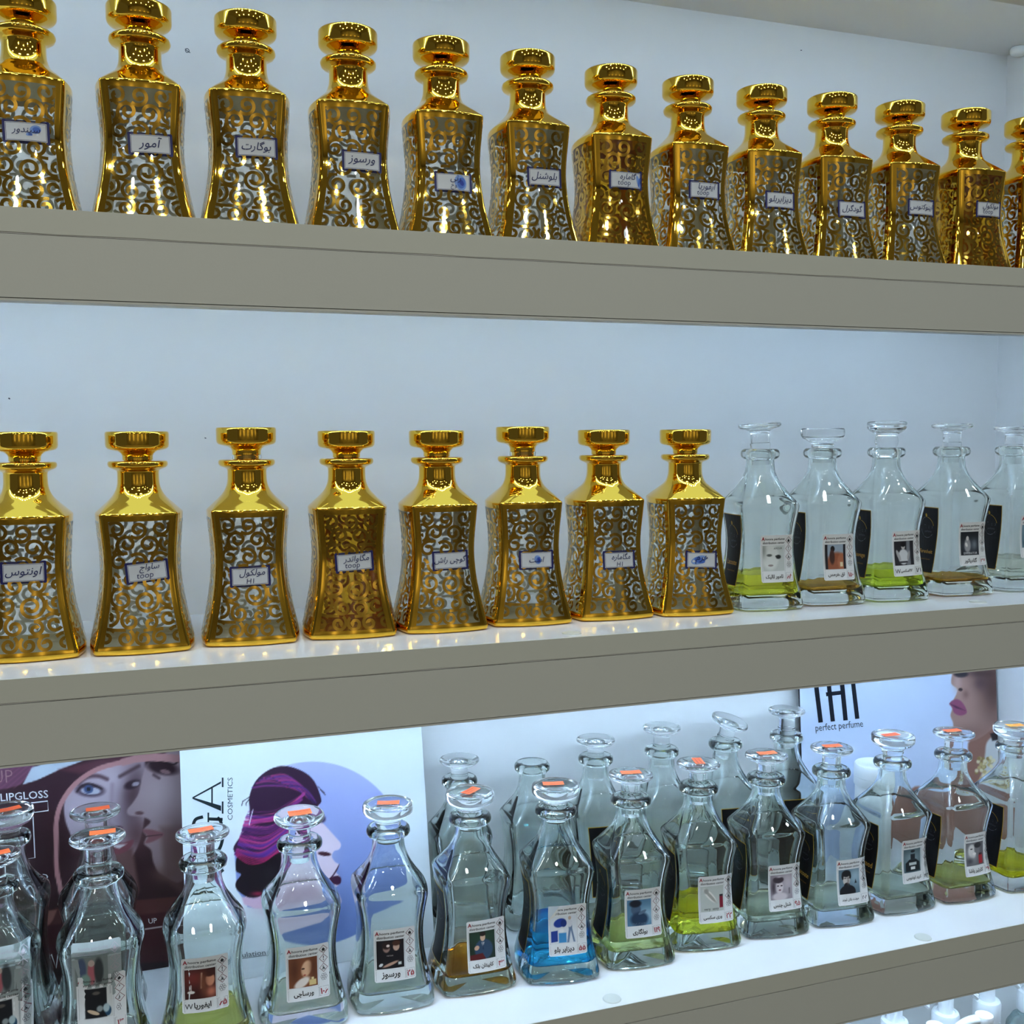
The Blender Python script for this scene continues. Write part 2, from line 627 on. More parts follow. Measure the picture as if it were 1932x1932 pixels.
def refine(table, n):
    """Sections (list of control rows) smoothed each on its own."""
    out = []
    for sec in table:
        p = smooth_path(sec, n) if len(sec) > 2 else list(sec)
        out += p if not out else p[1:]
    return out

class Profile:
    def __init__(self, rows):
        self.z = np.array([q[0] for q in rows]); self.w = np.array([q[1] for q in rows])
        self.r = np.array([q[2] for q in rows]); self.b = np.array([q[3] for q in rows])
    def at(self, z):
        return np.interp(z, self.z, self.w), np.interp(z, self.z, self.r), np.interp(z, self.z, self.b)
    def face(self, u, z, off, k=0):
        w, r, b = self.at(z)
        h = max(w - r, 1e-4)
        t = min(1.0, abs(u) / h)
        y = -(w + b * (1 - t * t) + off)
        if abs(u) > h:      # wraps round the corner
            a = min(1.0, (abs(u) - h) / max(r, 1e-4))
            y += r * (1 - math.sqrt(max(0, 1 - a * a)))
        ca, sa = math.cos(k * PI / 2), math.sin(k * PI / 2)
        return (u * ca - y * sa, u * sa + y * ca, z)

def loft(rings, z_list, V, F, cap0=False, cap1=False, flip=False):
    base = len(V)
    for pts, z in zip(rings, z_list):
        V += [(x, y, z) for x, y in pts]
    n = len(rings[0])
    for j in range(len(rings) - 1):
        for i in range(n):
            a, b = base + j * n + i, base + j * n + (i + 1) % n
            f = (a, b, b + n, a + n)
            F.append(f[::-1] if flip else f)
    if cap0:
        c = len(V); V.append((0, 0, z_list[0]))
        F += [((c, base + i, base + (i + 1) % n) if flip else (c, base + (i + 1) % n, base + i)) for i in range(n)]
    if cap1:
        c = len(V); V.append((0, 0, z_list[-1])); q = base + (len(rings) - 1) * n
        F += [((c, q + (i + 1) % n, q + i) if flip else (c, q + i, q + (i + 1) % n)) for i in range(n)]

def lathe(prof, seg=44):
    V, F = [], []
    rings = []
    for (r, z) in prof:
        if r < 1e-6:
            rings.append([len(V)]); V.append((0, 0, z))
        else:
            rings.append(list(range(len(V), len(V) + seg)))
            V += [(r * math.cos(2 * PI * i / seg), r * math.sin(2 * PI * i / seg), z) for i in range(seg)]
    for a, b in zip(rings[:-1], rings[1:]):
        for i in range(seg):
            j = (i + 1) % seg
            if len(a) == 1 and len(b) > 1: F.append((a[0], b[j], b[i]))
            elif len(b) == 1 and len(a) > 1: F.append((a[i], a[j], b[0]))
            elif len(a) > 1: F.append((a[i], a[j], b[j], b[i]))
    return V, F

# ---- gold decanter
G_SECS = [
    [(0.0, 0.0340, 0.0038, 0.0044), (0.0006, 0.0356, 0.0040, 0.0046), (0.0022, 0.0366, 0.0040, 0.0041), (0.0050, 0.0366, 0.0040, 0.0041), (0.0075, 0.0361, 0.0038, 0.0042)],
    [(0.0075, 0.0361, 0.0038, 0.0042), (0.016, 0.0342, 0.0036, 0.0043), (0.028, 0.0316, 0.0034, 0.0044), (0.042, 0.0292, 0.0034, 0.0042), (0.056, 0.0277, 0.0034, 0.0041), (0.068, 0.0271, 0.0034, 0.0041), (0.080, 0.0274, 0.0034, 0.0041), (0.093, 0.0284, 0.0034, 0.0042), (0.1045, 0.0293, 0.0034, 0.0042)],
    [(0.1045, 0.0293, 0.0034, 0.0042), (0.1085, 0.0296, 0.0034, 0.0042), (0.1100, 0.0295, 0.0036, 0.0041), (0.1110, 0.0289, 0.0044, 0.0038)],
    [(0.1110, 0.0289, 0.0044, 0.0038), (0.1150, 0.0262, 0.0090, 0.0022), (0.1195, 0.0228, 0.0140, 0.0008), (0.1242, 0.0193, 0.0172, 0.0002), (0.1290, 0.0172, 0.0168, 0), (0.1340, 0.0162, 0.0161, 0), (0.1410, 0.0160, 0.0159, 0)],
    [(0.1410, 0.0160, 0.0159, 0), (0.1432, 0.0164, 0.0163, 0), (0.1444, 0.0185, 0.0184, 0), (0.1460, 0.0219, 0.0218, 0), (0.1478, 0.0231, 0.023, 0), (0.1498, 0.0231, 0.023, 0), (0.1510, 0.0222, 0.0221, 0), (0.1513, 0.0205, 0.0204, 0)],
]
G_ROWS = refine(G_SECS, 3)
GP = Profile(G_ROWS)
WIN_Z = (0.0075, 0.1045)

def scroll(cx, cz, R, a0, dr, turns, tail=0.0):
    """Centre line of a spiral that ends in a blob."""
    n = int(22 * turns)
    pts = []
    for i in range(n + 1):
        t = i / n
        rr = R * (1 - 0.78 * t ** 0.85)
        a = a0 + dr * 2 * PI * turns * t
        pts.append((cx + rr * math.cos(a), cz + rr * math.sin(a)))
    return pts

SCROLLS = [  # cx, cz, R, start angle, direction, turns (mm)
    (-17, 98, 7.0, 3.6, -1, 1.25), (-1, 98, 6.6, -2.4, 1, 1.35), (15.5, 99, 6.4, 0.6, -1, 1.2),
    (-9.5, 86.5, 7.2, 4.2, -1, 1.35), (6.5, 86, 7.4, -1.4, 1, 1.35), (21.5, 85.5, 6.2, 2.4, 1, 1.2), (-23, 84, 6.0, 0.4, -1, 1.2),
    (-15.5, 72.5, 6.4, 1.0, 1, 1.25), (-1, 72, 6.8, 2.4, -1, 1.35), (14, 72, 7.0, 0.6, 1, 1.3),
    (-8.5, 58, 6.8, 3.0, 1, 1.3), (7, 57.5, 7.0, 1.2, -1, 1.3), (21.5, 58, 6.4, 3.0, -1, 1.2), (-22.5, 58.5, 6.2, 0.2, 1, 1.2),
    (-14.5, 43.5, 8.0, 2.0, 1, 1.45), (3.6, 41.5, 9.6, 1.4, -1, 1.7), (21.5, 43.5, 7.2, 2.8, 1, 1.3),
    (-24.5, 29.5, 7.2, 0.8, -1, 1.3), (-8.5, 26.5, 6.6, 2.0, 1, 1.3), (6.5, 24.5, 5.4, 1.8, -1, 1.2), (19.5, 28, 7.4, 2.4, -1, 1.4),
    (-26.5, 14.5, 6.4, 0.6, 1, 1.2), (-12.5, 13.5, 6.2, 1.0, -1, 1.3), (1, 13, 5.8, 2.2, 1, 1.3), (13.5, 13, 6.0, 1.2, 1, 1.3), (27, 14, 6.6, 2.6, -1, 1.3),
]
ARCS = [
    [(-24, 92), (-20, 94), (-15, 91), (-9.5, 93.7)], [(13, 92.6), (17, 93), (21, 91.6)],
    [(-17, 80), (-13, 79), (-9, 79.4)], [(6, 78.6), (10, 79.2), (14, 79)],
    [(-9, 65), (-5, 65.4), (-1, 65.2)], [(14, 65), (18, 64.6), (21, 64.4)],
    [(-21, 52), (-18, 51.4), (-14, 51.5)], [(4, 51), (10, 50.6), (16, 50.2)],
    [(-22, 36.6), (-16, 35.6), (-9, 33)], [(6, 30), (10, 31.6), (14, 32.4)],
    [(-26, 21), (-20, 20), (-12, 19.8)], [(1, 18.8), (7, 19.2), (13, 19)],
]
def gold_body_mesh():
    V, F = [], []
    rows = G_ROWS
    loft([ring(w, r, b) for _, w, r, b in rows], [q[0] for q in rows], V, F, cap0=True)
    fm = []
    per = len(TS) - 1 + MC
    nq = (len(rows) - 1) * NR
    for idx in range(len(F)):
        m_ = 0
        if idx < nq:
            j, i = divmod(idx, NR)
            t = i % (NR // 4)
            zc = (rows[j][0] + rows[j + 1][0]) / 2
            if WIN_Z[0] < zc < WIN_Z[1] and 1 <= t <= 6:
                m_ = 1
        fm.append(m_)
    # the mouth
    b0 = len(F)
    loft([ring(.0205, .0204), ring(.0125, .0124), ring(.0118, .0117), ring(.0118, .0117)], [0.1513, 0.1511, 0.1500, 0.125], V, F)
    fm += [0] * (len(F) - b0)
    # gilded scrolls on the four windows
    for k in range(4):
        def put(path, w):
            P_ = np.array(path)
            t = np.gradient(P_, axis=0)
            t /= np.linalg.norm(t, axis=1, keepdims=True) + 1e-12
            nn = np.stack([-t[:, 1], t[:, 0]], 1) * (np.array(w)[:, None] / 2)
            A, B = P_ + nn, P_ - nn
            prev = None
            for i in range(len(P_)):
                zc = P_[i, 1]
                wv, rv, _ = GP.at(zc)
                uw = 0.88 * (wv - rv) + 0.0002
                ok = abs(P_[i, 0]) < uw and WIN_Z[0] < zc < WIN_Z[1]
                if not ok:
                    prev = None
                    continue
                a_ = len(V)
                for q in (A[i], B[i]):
                    u = max(-uw, min(uw, q[0])); z = max(WIN_Z[0], min(WIN_Z[1], q[1]))
                    V.append(GP.face(u, z, 0.00012, k))
                if prev is not None:
                    F.append((prev + 1, a_ + 1, a_, prev)); fm.append(2)
                prev = a_
        for (cx, cz, R, a0, dr, turns) in SCROLLS:
            p = scroll(cx / 1000, cz / 1000, R * 1.12 / 1000, a0, dr, turns)
            n = len(p)
            w = [0.0026 + (0.0012 * max(0, (i / (n - 1) - 0.8) / 0.2)) for i in range(n)]
            put(p, w)
        for a in ARCS:
            p = smooth_path([(x / 1000, z / 1000) for x, z in a], 5)
            put(p, [0.0024] * len(p))
    return mesh_from('gold_decanter_body', V, F, [M['gold'], M['gold_glass'], M['gold_print']], fm, True, 38)

GOLD_STOP = [(0, -0.016), (0.0100, -0.016), (0.0106, 0.0), (0.0118, 0.0004), (0.0117, 0.0016), (0.0118, 0.0036), (0.0128, 0.0056), (0.0152, 0.0072), (0.0195, 0.0082),
             (0.0228, 0.0092), (0.0241, 0.0107), (0.0245, 0.0128), (0.0245, 0.0170), (0.0246, 0.0212), (0.0243, 0.0226), (0.0236, 0.0231), (0.0215, 0.0230), (0.0120, 0.0222), (0, 0.0220)]
gold_body = gold_body_mesh()
v_, f_ = lathe(GOLD_STOP)
gold_stop = mesh_from('gold_stopper', v_, f_, [M['gold']], None, True, 50)

# amber filling
def inner_ring(w, r, t):
    wi = w - t
    return ring(wi, max(min(r - t * 0.4, wi * .985), 0.0025), 0.0035)
def amber_mesh():
    V, F = [], []
    zs = np.linspace(0.004, 0.108, 14)
    loft([inner_ring(*GP.at(z)[:2], 0.0028) for z in zs], list(zs), V, F, True, True)
    return mesh_from('perfume', V, F, [M['amber']], None, True, 40)
amber = amber_mesh()

NAVY, INKB, PAPER, BLACK, RED, GREY = hx(30, 32, 88), hx(26, 32, 84), hx(200, 202, 205), hx(18, 18, 22), hx(150, 20, 40), hx(120, 120, 125)
def gold_tag(parent, u0, z0, lines, tilt, smudge, prof=GP, w=0.0325, h=0.0172):
    """Navy-edged paper tag with a hand-written name."""
    P = Print()
    nx = 6
    def quad(dx, dz, col, layer):
        P.grid(-w / 2 + dx, w / 2 - dx, -h / 2 + dz, h / 2 - dz, 6, 4, col, layer)
    P.rrect(-w / 2, w / 2, -h / 2, h / 2, 0.0011, NAVY, 0)
    quad(0.0019, 0.0018, PAPER, 1)
    quad(0.0023, 0.0022, NAVY, 2)
    quad(0.0026, 0.0025, PAPER, 3)
    if smudge:
        for (sx, sy, rx, ry, c) in smudge:
            P.ellipse(sx, sy, rx * 1.15, ry * 1.2, hx(120, 150, 205), 4, 18, 0.3)
            P.ellipse(sx + 0.0008, sy - 0.0003, rx * 0.8, ry * 0.85, hx(70, 105, 185), 5, 16, -0.2)
            if c:
                P.ellipse(sx + 0.001, sy, rx * 0.4, ry * 0.5, hx(40, 60, 150), 6, 14, 0.5)
    for (s, fa, cx, cz, tw, th) in lines:
        P.text(s, cx, cz, w=tw * 1.12, col=INKB, layer=7, fa=fa, shear=0.25 if fa else 0.12, hmax=th * 1.15, bold=0.004 if fa else -0.004)
    ct, st = math.cos(tilt), math.sin(tilt)
    mp = lambda u, v, l: prof.face(u0 + u * ct - v * st, z0 + u * st + v * ct, 0.00030 + 0.00005 * l)
    return P.build('name_tag', mp, M['print'], parent)

def tag_local(root_loc, rz, wface, px, py):
    """Where a picture point falls on a bottle's front face: (u, z) on that face."""
    n = np.array([math.sin(rz), -math.cos(rz), 0.0])
    c = np.array(root_loc) + n * wface
    p = on_plane(px, py, c, n) - np.array(root_loc)
    return p[0] * math.cos(rz) + p[1] * math.sin(rz), p[2]

def T1L(name, w=0.022): return [(name, True, 0.0, 0.0003, w, 0.0085)]
def T2L(name, sub, w=0.02): return [(name, True, 0.002, 0.0027, w, 0.0062), (sub, False, -0.002 if len(sub) > 2 else 0.0, -0.0036, 0.0125 if len(sub) > 2 else 0.005, 0.0044)]
SM = lambda x, y, rx, ry, c=1: [(x, y, rx, ry, c)]
ORD = ['first', 'second', 'third', 'fourth', 'fifth', 'sixth', 'seventh', 'eighth', 'ninth', 'tenth', 'eleventh', 'twelfth', 'thirteenth']
row1 = [  # X, Y, turn, tag pixel, writing, tilt, smudge, amber, description
    (-0.0735, 0.100, 1, (50, 252), T1L('سیندور', 0.017), 1, [(0.0065, 0.002, 0.0035, 0.0026, 0), (0.002, -0.0015, 0.002, 0.0011, 0)], 0, 'gold scroll decanter cut by the left edge of the top shelf, tag smudged pale blue'),
    (0.0110, 0.086, -2, (284, 275), T1L('آمور', 0.017), 2, None, 0, 'gold scroll decanter second from left on the top shelf, one short word on its tag'),
    (0.0920, 0.083, -5, (484, 281), T1L('بوگارت', 0.020), 1, None, 0, 'gold scroll decanter third from left on the top shelf, white dots above its tag'),
    (0.1750, 0.084, -4, (682, 307), T1L('ورسوز', 0.019), 0, None, 0, 'gold scroll decanter fourth from left on the top shelf, clean unsmudged tag'),
    (0.2560, 0.086, -2, (853, 347), T2L('رنی', 'خو', 0.008), 0, SM(0.006, 0.0, 0.0045, 0.0055), 0, 'gold scroll decanter on the top shelf whose tag has a big dark blue ink smudge'),
    (0.3370, 0.091, -1, (1025, 337), T1L('بلوشنل', 0.021), 1, None, 0, 'gold scroll decanter left of the amber-filled one in the middle of the top shelf'),
    (0.4230, 0.101, -3, (1178, 342), T2L('گاماره', 'toop'), 0, SM(0.0125, -0.001, 0.0014, 0.005, 0), 1, 'amber-filled gold decanter in the middle of the top shelf, two-line tag'),
    (0.5055, 0.105, -2, (1326, 361), T2L('ایفوریا', 'toop'), 0, None, 0, 'gold scroll decanter just right of the amber-filled one in the middle of the top shelf'),
    (0.5865, 0.104, -4, (1469, 380), T1L('دیزایربلو', 0.022), 0, None, 0, 'gold scroll decanter ninth from left on the top shelf'),
    (0.6670, 0.102, -4, (1604, 397), T1L('گودگرل', 0.02), 0, None, 0, 'gold scroll decanter tenth from left on the top shelf, tag low on the glass'),
    (0.7490, 0.101, -5, (1735, 394), T1L('اینوکتوس', 0.024), 0, None, 0, 'gold scroll decanter left of the amber-filled one near the right wall, top shelf'),
    (0.8320, 0.099, -5, (1862, 397), T2L('مولکول', 'toop', 0.018), 0, None, 1, 'amber-filled gold decanter near the right end of the top shelf'),
    (0.9180, 0.100, -5, (1990, 410), T1L('شنل', 0.018), 0, None, 0, 'gold scroll decanter cut by the right edge of the photo on the top shelf'),
]
row2 = [
    (-0.0835, 0.094, 0, (45, 1080), T1L('اونتوس', 0.022), 0, None, 0, 'gold scroll decanter cut by the left edge of the middle shelf'),
    (0.0000, 0.0930, -1, (278, 1078), T2L('ساواج', 'toop', 0.013), 5, None, 0, 'gold decanter on the middle shelf with its tag stuck on slanting upward'),
    (0.0864, 0.0975, -4.7, (472, 1087), T2L('مولکول', 'H1', 0.018), 1, None, 0, 'gold decanter third from left on the middle shelf, stopper raised, tag ends with H1'),
    (0.1705, 0.0960, -5, (668, 1060), T2L('مگاواتدر', 'toop'), 3, None, 1, 'amber-filled gold decanter on the middle shelf'),
    (0.2510, 0.0945, -2, (848, 1057), T1L('گوچی راش', 0.025), 1, None, 0, 'gold decanter right of the amber-filled one on the middle shelf'),
    (0.3335, 0.0975, -5, (1010, 1056), T1L('است', 0.012), 0, SM(0.001, 0.0002, 0.0028, 0.0034), 0, 'gold decanter with raised stopper showing clear glass ring, blue spot on its tag'),
    (0.4150, 0.0975, -2, (1165, 1056), T2L('مگاماره', 'H1'), 0, None, 0, 'gold decanter on the middle shelf between the raised-stopper one and the last gold one'),
    (0.4975, 0.0900, -6, (1320, 1056), T1L('هرم', 0.011), -3, SM(-0.003, 0.0, 0.007, 0.0032, 0), 0, 'last gold decanter on the middle shelf beside the clear ones, tag brushed light blue'),
]
for rows, z, grp, ri in ((row1, S1, 'gold decanters on the top shelf', 1), (row2, S2, 'gold decanters on the middle shelf', 2)):
    for i, (x, y, ang, tp, lines, tilt, sm, amb, lab) in enumerate(rows):
        rz = math.radians(ang)
        r = empty('gold_decanter', (x, y, z + 0.0003), rz)
        tag(r, lab, 'bottle', grp)
        link_mesh('body', gold_body, r)
        s = link_mesh('stopper', gold_stop, r)
        up = 0.0035 if (ri == 2 and i in (2, 5)) else 0.0004
        s.location = (0, 0, 0.1513 + up)
        s.rotation_euler = (0, 0, random.uniform(0, 6))
        if up > 0.002:
            v_, f_ = lathe([(0.0121, -up + 0.0001), (0.0121, 0.0002), (0.0112, 0.0002), (0.0112, -up + 0.0001)])
            o = link_mesh('stopper_seal', mesh_from('stopper_seal', v_, f_, [M['plastic']], None, True, 40), r)
            o.location = (0, 0, 0.1513 + up)
            o['label'] = 'clear plastic ring under the stopper'
        if amb:
            link_mesh('perfume', amber, r)['label'] = 'amber perfume filling'
        wf = GP.at(0.065)[0]
        u0, z0 = tag_local((x, y, z), rz, wf, *tp)
        u0 = max(-0.012, min(0.012, u0))
        gold_tag(r, u0, z0, lines, math.radians(tilt), sm)
#@@PART3@@

# ------------------------------------------------------------------ clear decanters
K = 1.04
C_SECS = [
    [(0.0, 0.0326, 0.0060, 0.0034), (0.0008, 0.0346, 0.0062, 0.0036), (0.0030, 0.0358, 0.0064, 0.0038), (0.0060, 0.0359, 0.0064, 0.0036)],
    [(0.0060, 0.0359, 0.0064, 0.0036), (0.016, 0.0336, 0.0060, 0.0032), (0.028, 0.0310, 0.0058, 0.0028), (0.042, 0.0288, 0.0056, 0.0025), (0.056, 0.0276, 0.0056, 0.0024), (0.068, 0.0277, 0.0056, 0.0024), (0.080, 0.0291, 0.0056, 0.0025), (0.092, 0.0311, 0.0056, 0.0026)],
    [(0.092, 0.0311, 0.0056, 0.0026), (0.0962, 0.0317, 0.0056, 0.0026), (0.0985, 0.0312, 0.0060, 0.0025), (0.1005, 0.0301, 0.0070, 0.0022)],
    [(0.1005, 0.0301, 0.0070, 0.0022), (0.1065, 0.0264, 0.0100, 0.0013), (0.1130, 0.0226, 0.0136, 0.0006), (0.1200, 0.0189, 0.0160, 0), (0.1280, 0.0159, 0.0156, 0), (0.1340, 0.0149, 0.0147, 0), (0.1392, 0.0146, 0.0144, 0)],
    [(0.1392, 0.0146, 0.0144, 0), (0.1400, 0.0170, 0.0168, 0), (0.1418, 0.0194, 0.0192, 0), (0.1446, 0.0203, 0.0201, 0), (0.1474, 0.0196, 0.0194, 0), (0.1492, 0.0175, 0.0173, 0), (0.1495, 0.0150, 0.0148, 0)],
]
C_ROWS = [(z * K, w, r, b) for z, w, r, b in refine(C_SECS, 3)]
def soft_rows(rows):
    """The rounder-cornered variant of the same decanter."""
    return [(z, w * (1.02 if z < 0.1 else 1.0), min(w * 0.985, max(r, 0.0125)), b) for z, w, r, b in rows]
INNER = [(0.0135, 0.0272, 0.0060), (0.0150, 0.0298, 0.0060), (0.0200, 0.0294, 0.0060), (0.030, 0.0272, 0.0056), (0.045, 0.0250, 0.0054), (0.060, 0.0241, 0.0054), (0.075, 0.0250, 0.0054),
         (0.090, 0.0273, 0.0056), (0.0985, 0.0279, 0.0062), (0.105, 0.0246, 0.0085), (0.112, 0.0205, 0.0105), (0.120, 0.0164, 0.0125), (0.128, 0.0128, 0.0124), (0.134, 0.0115, 0.0113), (0.142, 0.0109, 0.0107)]
IN_ROWS = [(z * K, w, r) for z, w, r in smooth_path(INNER, 2)]

def clear_body(rows, soft):
    V, F = [], []
    loft([ring(w, r, b) for _, w, r, b in rows], [q[0] for q in rows], V, F, cap0=True)
    inn = [(z, w, (min(w * .985, max(r, 0.010)) if soft else r)) for z, w, r in IN_ROWS]
    top = rows[-1][0]
    pts = [ring(0.0150, 0.0148), ring(0.0122, 0.0121), ring(0.0112, 0.0111)] + [ring(w, r) for _, w, r in reversed(inn)]
    zz = [top, top - 0.0004, top - 0.0018] + [q[0] for q in reversed(inn)]
    loft(pts, zz, V, F, cap1=True)
    me = mesh_from('clear_decanter_body', V, F, [M['glass']], None, True, 42)
    bm = bmesh.new(); bm.from_mesh(me)
    bmesh.ops.remove_doubles(bm, verts=bm.verts, dist=1e-6)
    bm.to_mesh(me); bm.free()
    me.set_sharp_from_angle(angle=math.radians(42))
    return me

BODY = {False: clear_body(C_ROWS, False), True: clear_body(soft_rows(C_ROWS), True)}
CP = {False: Profile(C_ROWS), True: Profile(soft_rows(C_ROWS))}
IZ = np.array([q[0] for q in IN_ROWS]); IW = np.array([q[1] for q in IN_ROWS]); IR = np.array([q[2] for q in IN_ROWS])
_liqc = {}
def liquid_mesh(level, col, soft):
    key = (round(level, 4), col, soft)
    if key in _liqc: return _liqc[key]
    V, F = [], []
    z0 = 0.0135 * K
    zs = sorted(set([z0, z0 + 0.0008, z0 + 0.0016] + list(np.linspace(z0 + 0.003, max(level, z0 + 0.0035), 9))))
    rr = []
    for z in zs:
        w, r = np.interp(z, IZ, IW), np.interp(z, IZ, IR)
        if soft: r = max(r, 0.010)
        rr.append(ring(w + 0.00025, r))
    zs = [z0 - 0.00025] + zs[1:]
    loft(rr, zs, V, F, True, True)
    _liqc[key] = mesh_from('perfume', V, F, [liquid_mat(col)], None, True, 40)
    return _liqc[key]

STOPS = {
    'disc': ([(0, -0.020), (0.0088, -0.020), (0.0106, 0.0), (0.0106, 0.0012), (0.0098, 0.0016), (0.0098, 0.0105), (0.0108, 0.0130), (0.0150, 0.0150), (0.0205, 0.0164), (0.0221, 0.0178), (0.0224, 0.0192), (0.0219, 0.0205), (0.0206, 0.0210), (0.0150, 0.0205), (0, 0.0203)], 'plastic', 0.0206),
    'thick': ([(0, -0.015), (0.0100, -0.015), (0.0106, 0.0), (0.0118, 0.0006), (0.0117, 0.0024), (0.0126, 0.0048), (0.0165, 0.0072), (0.0212, 0.0096), (0.0230, 0.0120), (0.0234, 0.0145), (0.0232, 0.0180), (0.0224, 0.0194), (0.0208, 0.0197), (0.0170, 0.0190), (0.0120, 0.0178), (0, 0.0176)], 'stopper', 0.0182),
    'ringed': ([(0, -0.013), (0.0100, -0.013), (0.0106, 0.0), (0.0116, 0.0010), (0.0124, 0.0035), (0.0128, 0.0065), (0.0120, 0.0100), (0.0112, 0.0116), (0.0130, 0.0138), (0.0180, 0.0165), (0.0206, 0.0190), (0.0212, 0.0208), (0.0204, 0.0220), (0.0212, 0.0232), (0.0212, 0.0250), (0.0200, 0.0262), (0.0170, 0.0266), (0, 0.0258)], 'stopper', 0.0266),
}
STOP_ME = {}
for k_, (pf, mt, tz) in STOPS.items():
    v_, f_ = lathe(pf)
    STOP_ME[k_] = mesh_from('stopper_' + k_, v_, f_, [M[mt]], None, True, 50)

# ---- pictures on the printed labels: painters on a 0..1 square, y up
def pic_amour(c):
    c.ell(.35, .55, .38, .5, (214, 218, 214), soft=.3); c.ell(.3, .62, .12, .05, (90, 95, 92), soft=.6); c.ell(.72, .55, .12, .08, (40, 44, 44), soft=.5)
    c.ell(.62, .58, .05, .03, (60, 64, 62)); c.ell(.35, .22, .12, .04, (150, 140, 138)); c.blob(.05, .8, .12, .3, (150, 155, 150))
def pic_tan(c):
    c.poly([(.1, 0), (.1, 1), (.88, 1), (.88, 0)], (150, 164, 178), .02); c.ell(.55, .18, .5, .5, (150, 88, 62), soft=.25); c.ell(.8, .3, .22, .34, (170, 104, 74), soft=.3)
    c.ell(.36, .82, .1, .12, (26, 22, 24)); c.ell(.33, .5, .12, .3, (70, 45, 40), soft=.4); c.poly([(.0, 0), (.0, 1), (.12, 1), (.12, 0)], (38, 36, 42), .02); c.poly([(.88, 0), (.88, 1), (1, 1), (1, 0)], (40, 38, 46), .02)
    c.poly([(.7, .1), (.7, .28), (.84, .28), (.84, .1)], (222, 206, 170), .02)
def pic_tank(c):
    c.poly([(.6, 0), (.62, 1), (.8, 1), (.82, 0)], (120, 124, 130), .05); c.ell(.45, .35, .26, .32, (205, 208, 210), soft=.2); c.ell(.45, .78, .1, .13, (190, 186, 184)); c.ell(.45, .86, .13, .1, (20, 20, 24), soft=.3)
    c.ell(.2, .42, .07, .24, (170, 168, 168), .4); c.poly([(.25, .1), (.65, .1), (.66, .17), (.24, .17)], (50, 50, 56), .02); c.ell(.72, .4, .06, .2, (160, 158, 158), -.3)
def pic_armour(c):
    c.blob(.5, .4, .5, .3, (70, 78, 88)); c.ell(.36, .42, .17, .3, (150, 150, 152), soft=.4); c.ell(.36, .72, .07, .1, (205, 200, 196)); c.ell(.3, .45, .06, .1, (220, 218, 214), .4, .5); c.blob(.75, .45, .14, .2, (110, 118, 126))
def pic_sea(c):
    c.blob(.5, .8, .6, .3, (120, 150, 165)); c.ell(.45, .55, .18, .16, (175, 165, 155)); c.ell(.42, .66, .2, .1, (25, 28, 32)); c.ell(.5, .2, .4, .3, (40, 60, 75), soft=.3)
def pic_night(c):
    c.poly([(.15, .02), (.15, .98), (.82, .98), (.82, .02)], (14, 18, 24), .02); c.ell(.5, .82, .12, .06, (90, 84, 78), soft=.5); c.ell(.4, .2, .2, .06, (205, 180, 150), -.4); c.ell(.6, .3, .1, .1, (140, 150, 150), soft=.5)
    c.ell(.85, .2, .1, .16, (30, 70, 100)); c.ell(.8, .3, .1, .14, (170, 190, 195), soft=.4)
def pic_candle(c):
    c.blob(.3, .7, .4, .3, (120, 45, 40)); c.ell(.82, .6, .15, .22, (215, 150, 120), soft=.3); c.ell(.8, .82, .18, .12, (70, 30, 26), soft=.4); c.blob(.85, .2, .2, .2, (200, 120, 95))
    c.line([(.55, .85), (.53, .35)], .05, (225, 190, 160), .03); c.blob(.6, .5, .12, .35, (120, 70, 50)); c.ell(.2, .22, .12, .05, (225, 220, 215)); c.line([(.2, .25), (.2, .45)], .03, (225, 220, 215), .02)
def pic_amberwoman(c):
    c.ell(.62, .62, .18, .28, (222, 176, 140), -.3, soft=.3); c.blob(.2, .6, .18, .5, (90, 48, 30)); c.blob(.88, .6, .14, .5, (95, 52, 32)); c.ell(.45, .15, .3, .14, (226, 215, 205), .5, .4)
    c.ell(.5, .62, .06, .03, (60, 34, 26)); c.ell(.55, .4, .05, .02, (160, 60, 50)); c.poly([(.7, .04), (.7, .22), (.95, .22), (.95, .04)], (214, 190, 130), .02); c.poly([(.78, .22), (.78, .3), (.87, .3), (.87, .22)], (226, 206, 150), .02)
def pic_two(c):
    c.ell(.72, .75, .12, .15, (196, 160, 140)); c.ell(.72, .88, .16, .1, (70, 40, 28), soft=.4); c.ell(.36, .72, .13, .16, (150, 120, 110), soft=.3); c.ell(.36, .82, .17, .14, (40, 26, 24), soft=.4); c.ell(.42, .8, .06, .05, (225, 205, 195))
    c.ell(.5, .15, .3, .05, (190, 150, 130), .3, .4); c.ell(.15, .14, .08, .05, (215, 215, 215), .5); c.poly([(.78, .1), (.78, .2), (.9, .2), (.9, .1)], (200, 205, 200), .02)
def pic_suit(c):
    c.blob(.6, .8, .6, .3, (38, 66, 50)); c.ell(.55, .35, .36, .36, (50, 74, 100), soft=.15); c.ell(.52, .78, .1, .14, (214, 178, 150)); c.ell(.52, .9, .12, .08, (40, 28, 24)); c.poly([(.47, .6), (.52, .42), (.58, .6)], (226, 228, 230), .02)
    c.line([(.52, .58), (.53, .35)], .03, (30, 40, 70), .02); c.ell(.28, .42, .1, .08, (205, 165, 140), .5); c.poly([(0, 0), (0, .18), (.5, .22), (.62, 0)], (92, 30, 34), .03)
